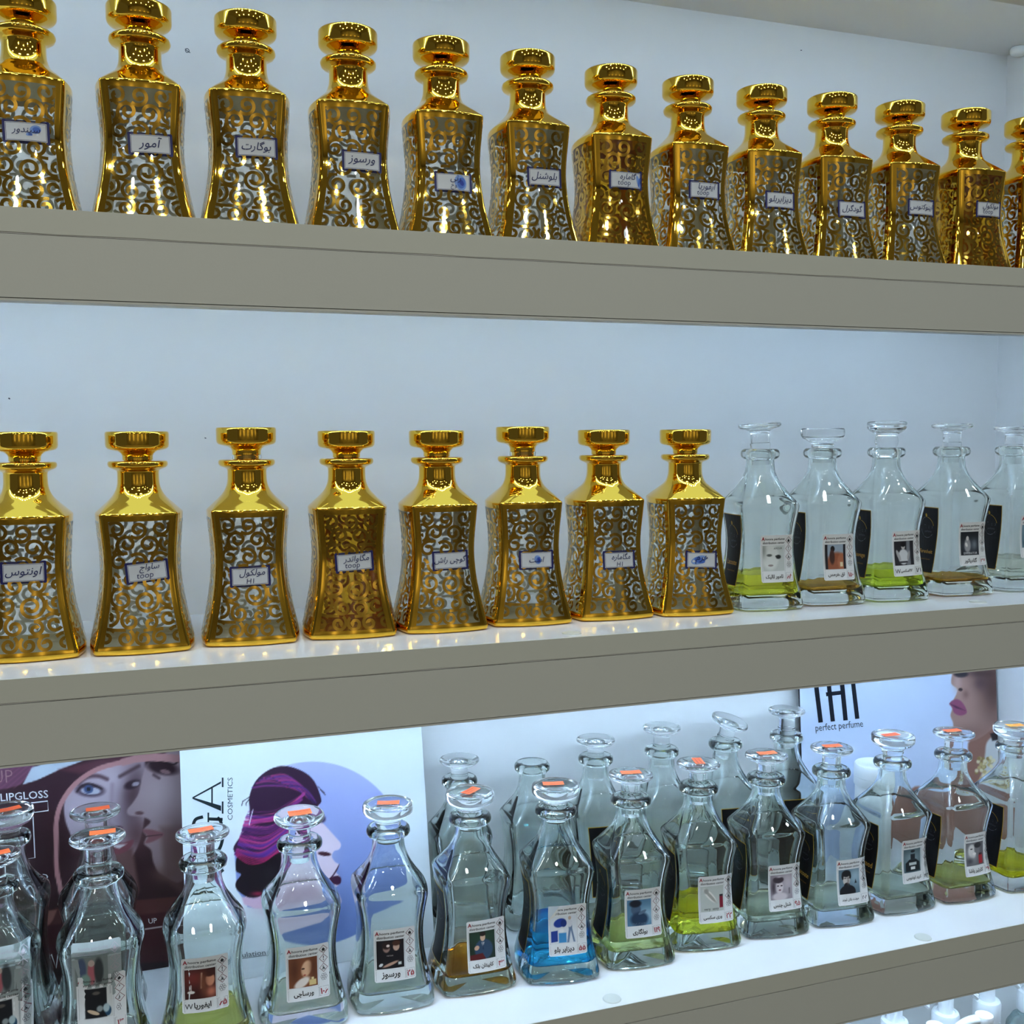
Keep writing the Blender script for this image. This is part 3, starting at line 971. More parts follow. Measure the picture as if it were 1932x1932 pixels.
def pic_blocks(c):
    c.poly([(0, .05), (0, .45), (.26, .48), (.26, .08)], (36, 62, 140), .02); c.poly([(.3, .03), (.3, .38), (.6, .38), (.6, .03)], (62, 140, 196), .02); c.ell(.35, .76, .24, .16, (32, 62, 150), .3); c.ell(.5, .74, .12, .14, (26, 50, 120))
    c.poly([(.62, .02), (.7, .5), (.66, .8), (.82, .8), (.84, .5), (.95, .02), (.88, .02), (.78, .45), (.7, .02)], (110, 130, 160), .02); c.ell(.74, .72, .1, .15, (206, 208, 214)); c.ell(.74, .92, .06, .07, (196, 170, 150)); c.ell(.42, .46, .1, .07, (230, 230, 232))
def pic_blueman(c):
    c.blob(.8, .4, .4, .3, (150, 185, 205)); c.ell(.36, .62, .2, .22, (74, 96, 120), soft=.3); c.ell(.34, .85, .24, .14, (22, 28, 40), soft=.4); c.ell(.5, .25, .36, .26, (36, 58, 84), soft=.4); c.ell(.62, .5, .18, .06, (90, 112, 134), .4)
def pic_arm(c):
    c.ell(.4, .62, .12, .38, (226, 222, 216), .75, .3); c.ell(.42, .6, .06, .36, (160, 158, 150), .75, .5); c.ell(.25, .8, .1, .1, (150, 150, 144), soft=.6); c.poly([(.82, .12), (.82, .56), (.97, .56), (.97, .12)], (128, 28, 50), .02); c.poly([(.82, .56), (.82, .64), (.97, .64), (.97, .56)], (40, 30, 36), .02)
def pic_sepia(c):
    c.blob(.8, .7, .3, .4, (190, 180, 186)); c.ell(.4, .5, .18, .26, (214, 204, 206), soft=.3); c.ell(.36, .8, .24, .14, (60, 50, 58), soft=.3); c.blob(.14, .5, .1, .3, (70, 60, 68)); c.ell(.34, .55, .05, .025, (60, 48, 54)); c.ell(.5, .55, .05, .025, (60, 48, 54)); c.ell(.42, .38, .06, .03, (110, 70, 80))
    c.ell(.42, .12, .34, .16, (206, 196, 200), soft=.4); c.poly([(.82, .2), (.82, .44), (.9, .44), (.9, .2)], (120, 112, 118), .02); c.blob(.4, .92, .15, .04, (200, 190, 195))
def pic_turtle(c):
    c.blob(.8, .7, .35, .35, (150, 176, 190)); c.ell(.36, .58, .17, .26, (196, 190, 184), soft=.15); c.ell(.36, .83, .21, .14, (22, 24, 28), soft=.25); c.ell(.18, .72, .05, .14, (24, 26, 30)); c.ell(.54, .72, .05, .12, (24, 26, 30))
    c.ell(.4, .08, .38, .28, (18, 20, 24), soft=.1); c.ell(.37, .34, .14, .12, (20, 22, 26)); c.line([(.26, .64), (.34, .64)], .03, (40, 36, 34), .03); c.line([(.41, .64), (.49, .64)], .03, (40, 36, 34), .03); c.line([(.32, .44), (.43, .44)], .025, (100, 70, 66), .03); c.blob(.44, .52, .05, .14, (140, 132, 128))
    c.poly([(.75, .4), (.8, .56), (.86, .4)], (24, 30, 36), .03)
def pic_flask(c):
    c.poly([(.0, 0), (.0, 1), (.9, 1), (.9, 0)], (70, 92, 100), .02); c.blob(.45, .6, .5, .3, (130, 150, 156)); c.poly([(.1, .05), (.1, .4), (.3, .55), (.65, .55), (.85, .4), (.85, .05)], (22, 30, 34), .03); c.poly([(.36, .55), (.36, .78), (.6, .78), (.6, .55)], (26, 34, 40), .02)
    c.ell(.48, .9, .12, .06, (30, 36, 42)); c.poly([(.28, .3), (.28, .42), (.68, .42), (.68, .3)], (196, 205, 205), .02); c.poly([(.36, .12), (.36, .24), (.6, .24), (.6, .12)], (220, 224, 224), .02)
def pic_couple(c):
    c.blob(.3, .5, .3, .4, (188, 188, 190)); c.ell(.35, .62, .22, .3, (214, 212, 210), .2, .3); c.ell(.62, .7, .16, .26, (120, 120, 124), soft=.4); c.ell(.66, .86, .2, .12, (40, 40, 44), soft=.4); c.ell(.3, .72, .07, .025, (40, 40, 44)); c.ell(.46, .5, .1, .06, (236, 232, 230))
    c.blob(.2, .2, .2, .15, (70, 70, 76)); c.poly([(.7, .05), (.7, .42), (.92, .42), (.92, .05)], (168, 34, 44), .02); c.poly([(.72, .42), (.72, .5), (.9, .5), (.9, .42)], (60, 24, 30), .02)
def pic_faded(c):
    c.ell(.2, .6, .14, .4, (70, 84, 112), soft=.4); c.ell(.5, .45, .12, .42, (176, 96, 104), soft=.4); c.ell(.72, .5, .14, .45, (48, 54, 56), soft=.4); c.ell(.5, .78, .1, .12, (190, 170, 160)); c.ell(.3, .2, .16, .2, (120, 150, 140), soft=.5)
PIC_BASE = {'amour': (190, 196, 192), 'tan': (60, 54, 58), 'tank': (38, 38, 44), 'armour': (30, 34, 40), 'sea': (90, 120, 132), 'night': (206, 208, 206), 'candle': (58, 24, 22), 'amberwoman': (128, 76, 48), 'two': (18, 16, 22),
            'suit': (30, 48, 38), 'blocks': (212, 216, 220), 'blueman': (84, 126, 156), 'arm': (186, 192, 186), 'sepia': (150, 140, 148), 'turtle': (96, 120, 134), 'flask': (206, 210, 210), 'couple': (96, 96, 100), 'faded': (120, 130, 128)}
PICS = {'amour': pic_amour, 'tan': pic_tan, 'tank': pic_tank, 'armour': pic_armour, 'sea': pic_sea, 'night': pic_night, 'candle': pic_candle, 'amberwoman': pic_amberwoman, 'two': pic_two, 'suit': pic_suit, 'blocks': pic_blocks,
        'blueman': pic_blueman, 'arm': pic_arm, 'sepia': pic_sepia, 'turtle': pic_turtle, 'flask': pic_flask, 'couple': pic_couple, 'faded': pic_faded}
PAPER2 = hx(222, 224, 224)
DIA = hx(110, 40, 60)
PICWORDS = {'amour': [('AMOUR', 0.001, 0.0098, 0.010, hx(60, 64, 62))], 'armour': [('EMPERATOR', -0.0035, -0.0098, 0.0185, hx(214, 216, 218))], 'arm': [('very  sexy', -0.005, -0.0102, 0.018, hx(40, 40, 44))],
            'two': [('versus', -0.0045, -0.001, 0.006, hx(170, 160, 160))], 'blueman': [('BVLGARI', -0.0045, -0.0104, 0.015, hx(90, 110, 130))]}
def printed_label(parent, prof, u0, z0, name, number, pic, tilt=0.0, black_num=False, torn=False, faded=False, latin=''):
    P = Print()
    w, h = 0.0375, 0.0455
    paper = PAPER2 if not faded else hx(150, 160, 158)
    # paper with rounded corners, cut into a grid so that it follows the glass
    nx, ny = 6, 8
    P.grid(-w / 2 + 0.0008, w / 2 - 0.0008, -h / 2, h / 2, nx, ny, paper, 0)
    P.grid(-w / 2, -w / 2 + 0.0008, -h / 2 + 0.0008, h / 2 - 0.0008, 1, ny, paper, 0)
    P.grid(w / 2 - 0.0008, w / 2, -h / 2 + 0.0008, h / 2 - 0.0008, 1, ny, paper, 0)
    ink = hx(50, 45, 50) if not faded else hx(150, 150, 152)
    if not faded:
        P.text('A', -0.0158, 0.0192, h=0.0036, col=hx(150, 30, 45), layer=2, bold=0.03)
    P.text('hoora perfume', -0.0023, 0.0186, w=0.0225, h=0.0028, col=ink, layer=2, bold=0.014, shear=0.08)
    P.text('distribution center', -0.0035, 0.0153, w=0.0252, h=0.0023, col=ink, layer=2, bold=0.012, shear=0.08)
    # picture with a thin frame
    x0, x1, y0, y1 = -0.0172, 0.0092, -0.0125, 0.0132
    for a in (((x0, y0), (x1, y0)), ((x0, y1), (x1, y1)), ((x0, y0), (x0, y1)), ((x1, y0), (x1, y1))):
        P.stroke([a[0], a[1]], 0.00022, hx(150, 150, 152), 1)
    n_ = 60
    xs = np.linspace(0, 1, n_ + 1); X, Y = np.meshgrid(xs, xs)
    c = Canvas(X.ravel(), Y.ravel(), PIC_BASE[pic])
    PICS[pic](c)
    P.grid(x0 + 0.0008, x1 - 0.0008, y0 + 0.0006, y1 - 0.0006, n_, n_, c.linear(), 1)
    for (s, tx, ty, tw, col) in PICWORDS.get(pic, []):
        P.text(s, tx, ty, w=tw, col=col, layer=2, hmax=0.0026)
    # hazard diamonds and the recycling rings
    dc = DIA if not faded else hx(170, 160, 165)
    for i, yy in enumerate((0.0172, 0.0093, 0.0014)):
        q = 0.0036
        P.stroke([(0.0140, yy + q), (0.0140 + q, yy), (0.0140, yy - q), (0.0140 - q, yy)], 0.00055, dc, 2, closed=True)
        kk = BLACK if not faded else dc
        if i == 0:
            P.band_poly([(0.0128, yy - 0.0012), (0.0152, yy - 0.0012), (0.0154, yy + 0.0003), (0.0145, yy + 0.0006), (0.0141, yy + 0.0019), (0.0134, yy + 0.0008), (0.0127, yy + 0.0004)], kk, 2)
            P.stroke([(0.0125, yy - 0.0017), (0.0155, yy - 0.0017)], 0.0004, kk, 2)
        elif i == 1:
            P.band_poly([(0.0136, yy + 0.0020), (0.0144, yy + 0.0020), (0.0142, yy - 0.0006), (0.0138, yy - 0.0006)], kk, 2)
            P.ellipse(0.0140, yy - 0.0014, 0.00045, 0.00045, kk, 2, 10)
        else:
            P.stroke([(0.0124, yy - 0.0012), (0.0156, yy - 0.0014)], 0.0005, kk, 2)
            P.band_poly([(0.0128, yy - 0.0006), (0.0150, yy - 0.0009), (0.0146, yy + 0.0004), (0.0136, yy + 0.0002)], kk, 2)
            P.stroke([(0.0138, yy), (0.0134, yy + 0.0012), (0.0141, yy + 0.0016)], 0.0005, kk, 2)
    for i in range(6):
        a = PI / 3 * i
        P.stroke([(0.0140 + 0.0018 * math.cos(a) + 0.0011 * math.cos(2 * PI * j / 9), -0.0062 + 0.0018 * math.sin(a) + 0.0011 * math.sin(2 * PI * j / 9)) for j in range(9)], 0.0003, hx(110, 110, 115), 2, closed=True)
    # name and number boxes
    for (a0, a1) in ((-0.0172, 0.0092), (0.0100, 0.0178)):
        for s_ in (((a0, -0.0212), (a1, -0.0212)), ((a0, -0.0140), (a1, -0.0140)), ((a0, -0.0212), (a0, -0.0140)), ((a1, -0.0212), (a1, -0.0140))):
            P.stroke(list(s_), 0.0002, hx(130, 130, 135), 1)
    if name:
        P.text(name, -0.004 + (0.0015 if latin else 0), -0.0176, w=0.020 if not latin else 0.0155, hmax=0.0058, col=BLACK, layer=2, fa=True, bold=0.025)
    if latin:
        P.text(latin, -0.0135, -0.0176, h=0.0042, col=BLACK, layer=2)
    if number:
        P.text(number, 0.0139, -0.0176, w=0.0066, hmax=0.0052, col=BLACK if black_num else RED, layer=2, fa=True, bold=0.03)
    if torn:   # the upper left corner is folded over
        P.band_poly([(-w / 2, h / 2), (-w / 2 + 0.011, h / 2), (-w / 2, h / 2 - 0.013)], hx(196, 206, 212), 3)
        P.band_poly([(-w / 2 + 0.011, h / 2), (-w / 2 + 0.0055, h / 2 - 0.0105), (-w / 2, h / 2 - 0.013)], hx(216, 214, 205), 4)
    ct, st = math.cos(tilt), math.sin(tilt)
    mp = lambda u, v, l: prof.face(u0 + u * ct - v * st, z0 + u * st + v * ct, 0.00025 + 0.00006 * l)
    return P.build('paper_label', mp, M['print'], parent)

GOLDINK = hx(190, 150, 40)
def black_label(parent, prof, k, word, z0=0.0570, w=0.0400, h=0.070):
    P = Print()
    def outline(s):
        top = [(-w / 2 * s, h / 2), (w / 2 * s, h / 2)]
        right = [(w / 2 * s - 0.0022 * math.sin(PI * i / 8) - 0.0045 * (i / 8), h / 2 - h * i / 8) for i in range(9)]
        left = [(-a, b) for a, b in reversed(right)]
        return right, left
    r_, l_ = outline(1.0)
    l_ = l_[::-1]
    def body(kx, inset, col, layer):
        pts, fs = [], []
        n = len(r_)
        for (a, b), (c_, d_) in zip(l_, r_):
            bb = b - inset if b > 0 else b + inset
            bb = max(-h / 2 + inset, min(h / 2 - inset, b))
            for t in range(7):
                pts.append(((a + inset) + (c_ - a - 2 * inset) * t / 6, bb))
        for i in range(n - 1):
            for t in range(6):
                q = i * 7 + t
                fs.append((q + 7, q + 8, q + 1, q))
        P.add(pts, fs, col, layer)
    body(1, 0.0, GOLDINK, 0)
    body(1, 0.0007, hx(16, 15, 18), 1)
    # crest: a drop over an open ring
    P.ellipse(0, 0.026, 0.0014, 0.0020, GOLDINK, 2)
    P.stroke([(0.0105 * math.cos(a), 0.0130 + 0.0110 * math.sin(a)) for a in np.linspace(1.75, 5.6, 22)], 0.0004, hx(110, 110, 120), 2)
    P.stroke([(0.0105 * math.cos(a), 0.0130 + 0.0110 * math.sin(a)) for a in np.linspace(0.2, 1.4, 10)], 0.0005, GOLDINK, 2)
    P.text('Gerami', 0.0015, 0.0140, w=0.015, col=hx(90, 90, 100), layer=2, shear=0.3)
    P.text('perfume', 0.0015, 0.0085, w=0.011, col=hx(80, 80, 90), layer=2, shear=0.2)
    if word:
        P.text(word, 0, -0.0125, w=0.021, hmax=0.0058, col=hx(200, 150, 60), layer=2, bold=0.01)
        P.text('Essential Gerami', 0, -0.0205, w=0.016, col=hx(150, 110, 50), layer=2)
    mp = lambda u, v, l: prof.face(u, z0 + v, 0.00025 + 0.00006 * l, k)
    o = P.build('black_label', mp, M['black_label'], parent)
    o['label'] = 'black label with thin gold border'
    return o

def price_sticker(parent, z, col, rot, lines, dx, dy, sz=(0.0205, 0.0100)):
    P = Print()
    a, b = sz
    P.grid(-a / 2, a / 2, -b / 2, b / 2, 4, 2, col, 0)
    for t in lines:
        P.stroke([(-a / 2 * 0.85, b / 2 * t), (a / 2 * 0.8, b / 2 * t + 0.0004)], 0.0005, hx(60, 20, 20), 1)
    ca, sa = math.cos(rot), math.sin(rot)
    mp = lambda u, v, l: (dx + u * ca - v * sa, dy + u * sa + v * ca, z + 0.0003 + 0.0001 * l + 0.0006 * abs(u) / a)
    o = P.build('price_sticker', mp, M['print'], parent)
    o['label'] = 'orange price sticker'
    return o
ORANGE, AMBERO = hx(255, 104, 52), hx(255, 160, 40)

YEL, YGR, PALE, BRN, BLU, GRN, OLV = (1.0, 0.96, 0.28), (0.93, 0.98, 0.26), (0.985, 0.985, 0.92), (0.88, 0.62, 0.22), (0.22, 0.74, 1.0), (0.94, 0.95, 0.66), (0.96, 0.94, 0.62)
def clear_decanter(x, y, z, ang, label, group, stop='disc', level=0.0, col=None, pic=None, name='', number='', px=None, sticker=None, side=None, front_black=False, soft=False, sxy=1.0, sz=1.0,
                   black_num=False, torn=False, latin='', tilt=0.0, stop_tilt=(0, 0), extra=None, lift=0.0):
    rz = math.radians(ang)
    r = empty('glass_decanter', (x, y, z + 0.0004), rz)
    r.scale = (sxy, sxy, sz)
    tag(r, label, 'bottle', group)
    link_mesh('body', BODY[soft], r)
    prof = CP[soft]
    if level > 0:
        link_mesh('perfume', liquid_mesh(level, col, soft), r)
    if stop:
        s = link_mesh('stopper', STOP_ME[stop], r)
        s.location = (0, 0, 0.1495 * K + 0.0003 + lift)
        s.rotation_euler = (math.radians(stop_tilt[0]), math.radians(stop_tilt[1]), 0)
        if sticker is not None:
            c_, rot, lines, dx, dy = sticker
            price_sticker(s, STOPS[stop][2], c_, math.radians(rot), lines, dx, dy)
    if pic:
        wf = prof.at(0.05)[0] * sxy
        u0, z0 = tag_local((x, y, z), rz, wf, *px)
        u0 = max(-0.010, min(0.0105, u0 / sxy))
        printed_label(r, prof, u0, z0 / sz, name, number, pic, math.radians(tilt), black_num, torn, latin=latin)
    if extra:
        wf = prof.at(0.07)[0] * sxy
        u0, z0 = tag_local((x, y, z), rz, wf, *extra[1])
        printed_label(r, prof, u0 / sxy, z0 / sz, '', '', extra[0], 0, faded=True)['label'] = 'older washed-out label'
    if side is not None:
        black_label(r, prof, 3, side)
    if front_black:
        black_label(r, prof, 0, '')
    return r

G2 = 'clear decanters on the middle shelf'
X2 = dict(sxy=0.93, sz=1.0)
clear_decanter(0.5785, 0.0860, S2, -5, 'clear decanter with yellow perfume numbered 68, right beside the last gold decanter', G2, 'disc', 0.034, YEL, 'amour', 'لامور لالیک', '۶۸', (1464, 1054), None, 'Lacoste', stop_tilt=(0, -3), lift=0.004, **X2)
clear_decanter(0.6540, 0.0900, S2, -4, 'clear decanter with thick flat stopper and little brown perfume, numbered 150', G2, 'thick', 0.0185, BRN, 'tan', 'تق هرمس', '۱۵۰', (1580, 1051), None, '', **X2)
clear_decanter(0.7310, 0.0880, S2, -4, 'clear decanter with tall ringed stopper and yellow-green perfume, numbered 181', G2, 'ringed', 0.032, YGR, 'tank', '۲۱۲سکسی', '۱۸۱', (1709, 1044), None, 'Sauvage', black_num=True, latin='W', tilt=1, **X2)
clear_decanter(0.8190, 0.0925, S2, -3, 'clear decanter with thin disc stopper, dark label picture and number 137', G2, 'disc', 0.0160, BRN, 'armour', 'گلادیاتور', '۱۳۷', (1833, 1026), None, 'Farenheit', lift=0.003, **X2)
clear_decanter(0.9050, 0.0940, S2, -3, 'clear decanter cut by the right edge of the photo on the middle shelf', G2, 'disc', 0.034, PALE, 'sea', 'لاکوست گری', '۴۴', (1948, 1012), None, '', **X2)

G3 = 'clear decanters along the front of the lower shelf'
X3 = dict(sxy=0.968, sz=1.0)
O = ORANGE
clear_decanter(-0.1165, 0.0810, S3, 0, 'clear decanter at the bottom left corner of the photo, front row', G3, 'disc', 0.0, None, 'night', '', '۲', (14, 1915), (O, 15, (0.2,), 0.003, 0.002), None, extra=('faded', (10, 1842)), soft=True, sxy=0.93)
clear_decanter(-0.0395, 0.0790, S3, 1, 'rounded clear decanter with two labels one above the other, front row of lower shelf', G3, 'disc', 0.0, None, 'night', '', '۱۳', (192, 1890), (O, 0, (), 0.004, 0.006), None, extra=('faded', (183, 1828)), soft=True, lift=0.006, **X3)
clear_decanter(0.0415, 0.0750, S3, 1, 'rounded clear decanter numbered 65 with pale yellow perfume, lower shelf', G3, 'disc', 0.022, OLV, 'candle', 'ایفوریا', '۶۵', (387, 1854), (O, 8, (0.1,), -0.001, 0.004), None, soft=True, latin='W', **X3)
clear_decanter(0.1226, 0.0880, S3, -1, 'clear decanter numbered 106 in front of the purple-haired woman poster', G3, 'disc', 0.0175, PALE, 'amberwoman', 'ورساچی', '۱۰۶', (580, 1832), (O, 3, (0.3,), 0.001, 0.004), None, stop_tilt=(6, 0), **X3)
clear_decanter(0.2018, 0.0920, S3, -3.8, 'clear decanter numbered 25, nearly empty, at the right end of the white poster', G3, 'thick', 0.0175, PALE, 'two', 'ورسوز', '۲۵', (744, 1798), (O, -12, (), 0.001, 0.003), None, **X3)
clear_decanter(0.2796, 0.0955, S3, -1.8, 'clear decanter numbered 43 with a thin brown layer of perfume at its bottom', G3, 'thick', 0.0168, BRN, 'suit', 'کاپیتان بلک', '۴۳', (916, 1780), (O, 40, (-.4, .3), 0.002, 0.004), '', **X3)
clear_decanter(0.3610, 0.0860, S3, -8.8, 'clear decanter half full of bright blue perfume', G3, 'thick', 0.045, BLU, 'blocks', 'دیزایر بلو', '۵۵', (1070, 1752), (O, -6, (), -0.001, 0.006), '', torn=True, **X3)
clear_decanter(0.4395, 0.0870, S3, -6.2, 'clear decanter numbered 119, right of the one with blue perfume', G3, 'disc', 0.024, GRN, 'blueman', 'بولگاری', '۱۱۹', (1212, 1720), (O, -5, (), 0.001, 0.003), '', **X3)
clear_decanter(0.5180, 0.0952, S3, -9.4, 'clear decanter with bright yellow perfume numbered 22, lower shelf', G3, 'disc', 0.036, YEL, 'arm', 'وری سکسی', '۲۲', (1349, 1694), (O, 85, (-.4, .4), 0.001, 0.003), '', **X3)
clear_decanter(0.5962, 0.0947, S3, -7.2, 'clear decanter numbered 95 with old sepia portrait on its label', G3, 'disc', 0.021, PALE, 'sepia', 'شنل چنس', '۹۵', (1479, 1672), (O, 0, (), 0.002, 0.003), '', **X3)
clear_decanter(0.6737, 0.0923, S3, -6.1, 'clear decanter numbered 208 whose label shows a man in a black turtleneck', G3, 'disc', 0.0175, PALE, 'turtle', 'مونت بلان لجند', '۲۰۸', (1606, 1661), (O, -3, (), 0.002, 0.003), 'Lacoste', black_num=True, **X3)
clear_decanter(0.7526, 0.0940, S3, -1.5, 'clear decanter numbered 193 with a dark flask pictured on its label', G3, 'thick', 0.018, PALE, 'flask', 'کرید اونتوس', '۱۹۳', (1726, 1622), (O, 0, (0.2,), -0.001, 0.003), 'Creed', black_num=True, lift=0.006, **X3)
clear_decanter(0.8329, 0.0932, S3, -1, 'clear decanter numbered 37 with a red bottle pictured on its label', G3, 'disc', 0.0172, OLV, 'couple', 'کارتیر پاشا', '۳۷', (1844, 1609), (O, -4, (), 0.001, 0.004), '', **X3)
clear_decanter(0.9170, 0.0920, S3, -1, 'clear decanter with yellow-orange sticker, cut by right edge of lower shelf', G3, 'thick', 0.022, YEL, None, '', '', None, (AMBERO, -8, (), 0.004, 0.004), '', **X3)
G4 = 'clear decanters in the back row of the lower shelf'
XB = dict(sxy=0.94, sz=1.06)
clear_decanter(-0.1150, 0.1610, S3, 0, 'clear decanter with thick stopper at the left edge, behind the front row', G4, 'thick', 0, None, sticker=(O, 20, (), 0.002, 0.002), sxy=0.95, sz=1.06)
clear_decanter(-0.0440, 0.1600, S3, 0, 'clear decanter hidden behind the rounded one, its disc stopper before the lip gloss poster', G4, 'disc', 0, None, sticker=(O, 5, (), 0.002, 0.002), sxy=0.95, sz=1.0, soft=True)
bk = [(0.2975, 'disc', 'unlabelled clear decanter leftmost in the back row beside the white poster', False, (0, 0), -0.003),
      (0.3760, None, 'open clear decanter without a stopper, back row of the lower shelf', False, (0, 0), 0),
      (0.4480, 'disc', 'clear decanter with black gold-edged label behind the one numbered 119', True, (0, 0), -0.005),
      (0.5260, 'disc', 'clear decanter in back row behind the one with yellow perfume', False, (0, 0), 0),
      (0.6050, 'disc', 'clear back-row decanter whose disc stopper tilts in its neck', True, (10, 12), 0.001),
      (0.6840, 'disc', 'clear decanter rightmost in the back row, against the edge of the face poster', True, (0, 0), 0.004)]
for i, (x, st, lab, fb, tl, lf) in enumerate(bk):
    clear_decanter(x, 0.189, S3, -5, lab, G4, st, 0, None, front_black=fb, stop_tilt=tl, lift=lf, sxy=0.915 if i else 0.90, sz=1.06 if i else 1.02)
#@@PART4@@

# ------------------------------------------------------------------ posters leaning at the back of the lower shelf
def poster(name, label, X0, X1, Yb, Yt, zt, art, nx, ny, thick=0.003, side=(60, 60, 62)):
    zb = S3 + 0.0003
    d = np.array([0, Yt - Yb, zt - zb]); L_ = np.linalg.norm(d); d /= L_
    n = np.array([0, -d[2], d[1]])
    p0 = np.array([0, Yb, zb])
    r = empty(name, ((X0 + X1) / 2, Yb, zb))
    tag(r, label, 'poster')
    org = np.array(r.location)
    rel = lambda p: tuple(np.asarray(p) - org)
    def cnr(x, t, o):
        return rel(np.array([x, 0, 0]) + p0 + d * t + n * o)
    V = [cnr(X0, 0, 0), cnr(X1, 0, 0), cnr(X1, L_, 0), cnr(X0, L_, 0), cnr(X0, 0, -thick), cnr(X1, 0, -thick), cnr(X1, L_, -thick), cnr(X0, L_, -thick)]
    # stand it on its front edge
    F = [(0, 1, 2, 3), (5, 4, 7, 6), (0, 4, 5, 1), (1, 5, 6, 2), (2, 6, 7, 3), (3, 7, 4, 0)]
    link_mesh('board', mesh_from('board', V, F, [plain(name + '_board', hx(*side), 0.6, var=0.02)], None, False), r)
    # the printed sheet
    xs = np.linspace(X0, X1, nx + 1); ts = np.linspace(0, L_, ny + 1)
    pts, px = [], []
    for t in ts:
        for x in xs:
            P_ = np.array([x, 0, 0]) + p0 + d * t
            pts.append(P_ + n * 0.0002)
            px.append(to_px(P_))
    px = np.array(px)
    c = Canvas(px[:, 0], px[:, 1], art['base'])
    art['paint'](c)
    P = Print()
    m_ = nx + 1
    fs = [(j * m_ + i, j * m_ + i + 1, (j + 1) * m_ + i + 1, (j + 1) * m_ + i) for j in range(ny) for i in range(nx)]
    P.v = [tuple(p) for p in pts]; P.c = [tuple(q) for q in c.linear()]; P.f = fs
    P.build('print', lambda a, b, e: rel((a, b, e)), M['poster'], r)
    for part, fn in art['text']:
        T = Print()
        fn(T)
        T.build(part, lambda u, v, l: rel(on_plane(u, -v, p0, n) + n * (0.0004 + 0.00008 * l)), M['poster'], r)
    return r

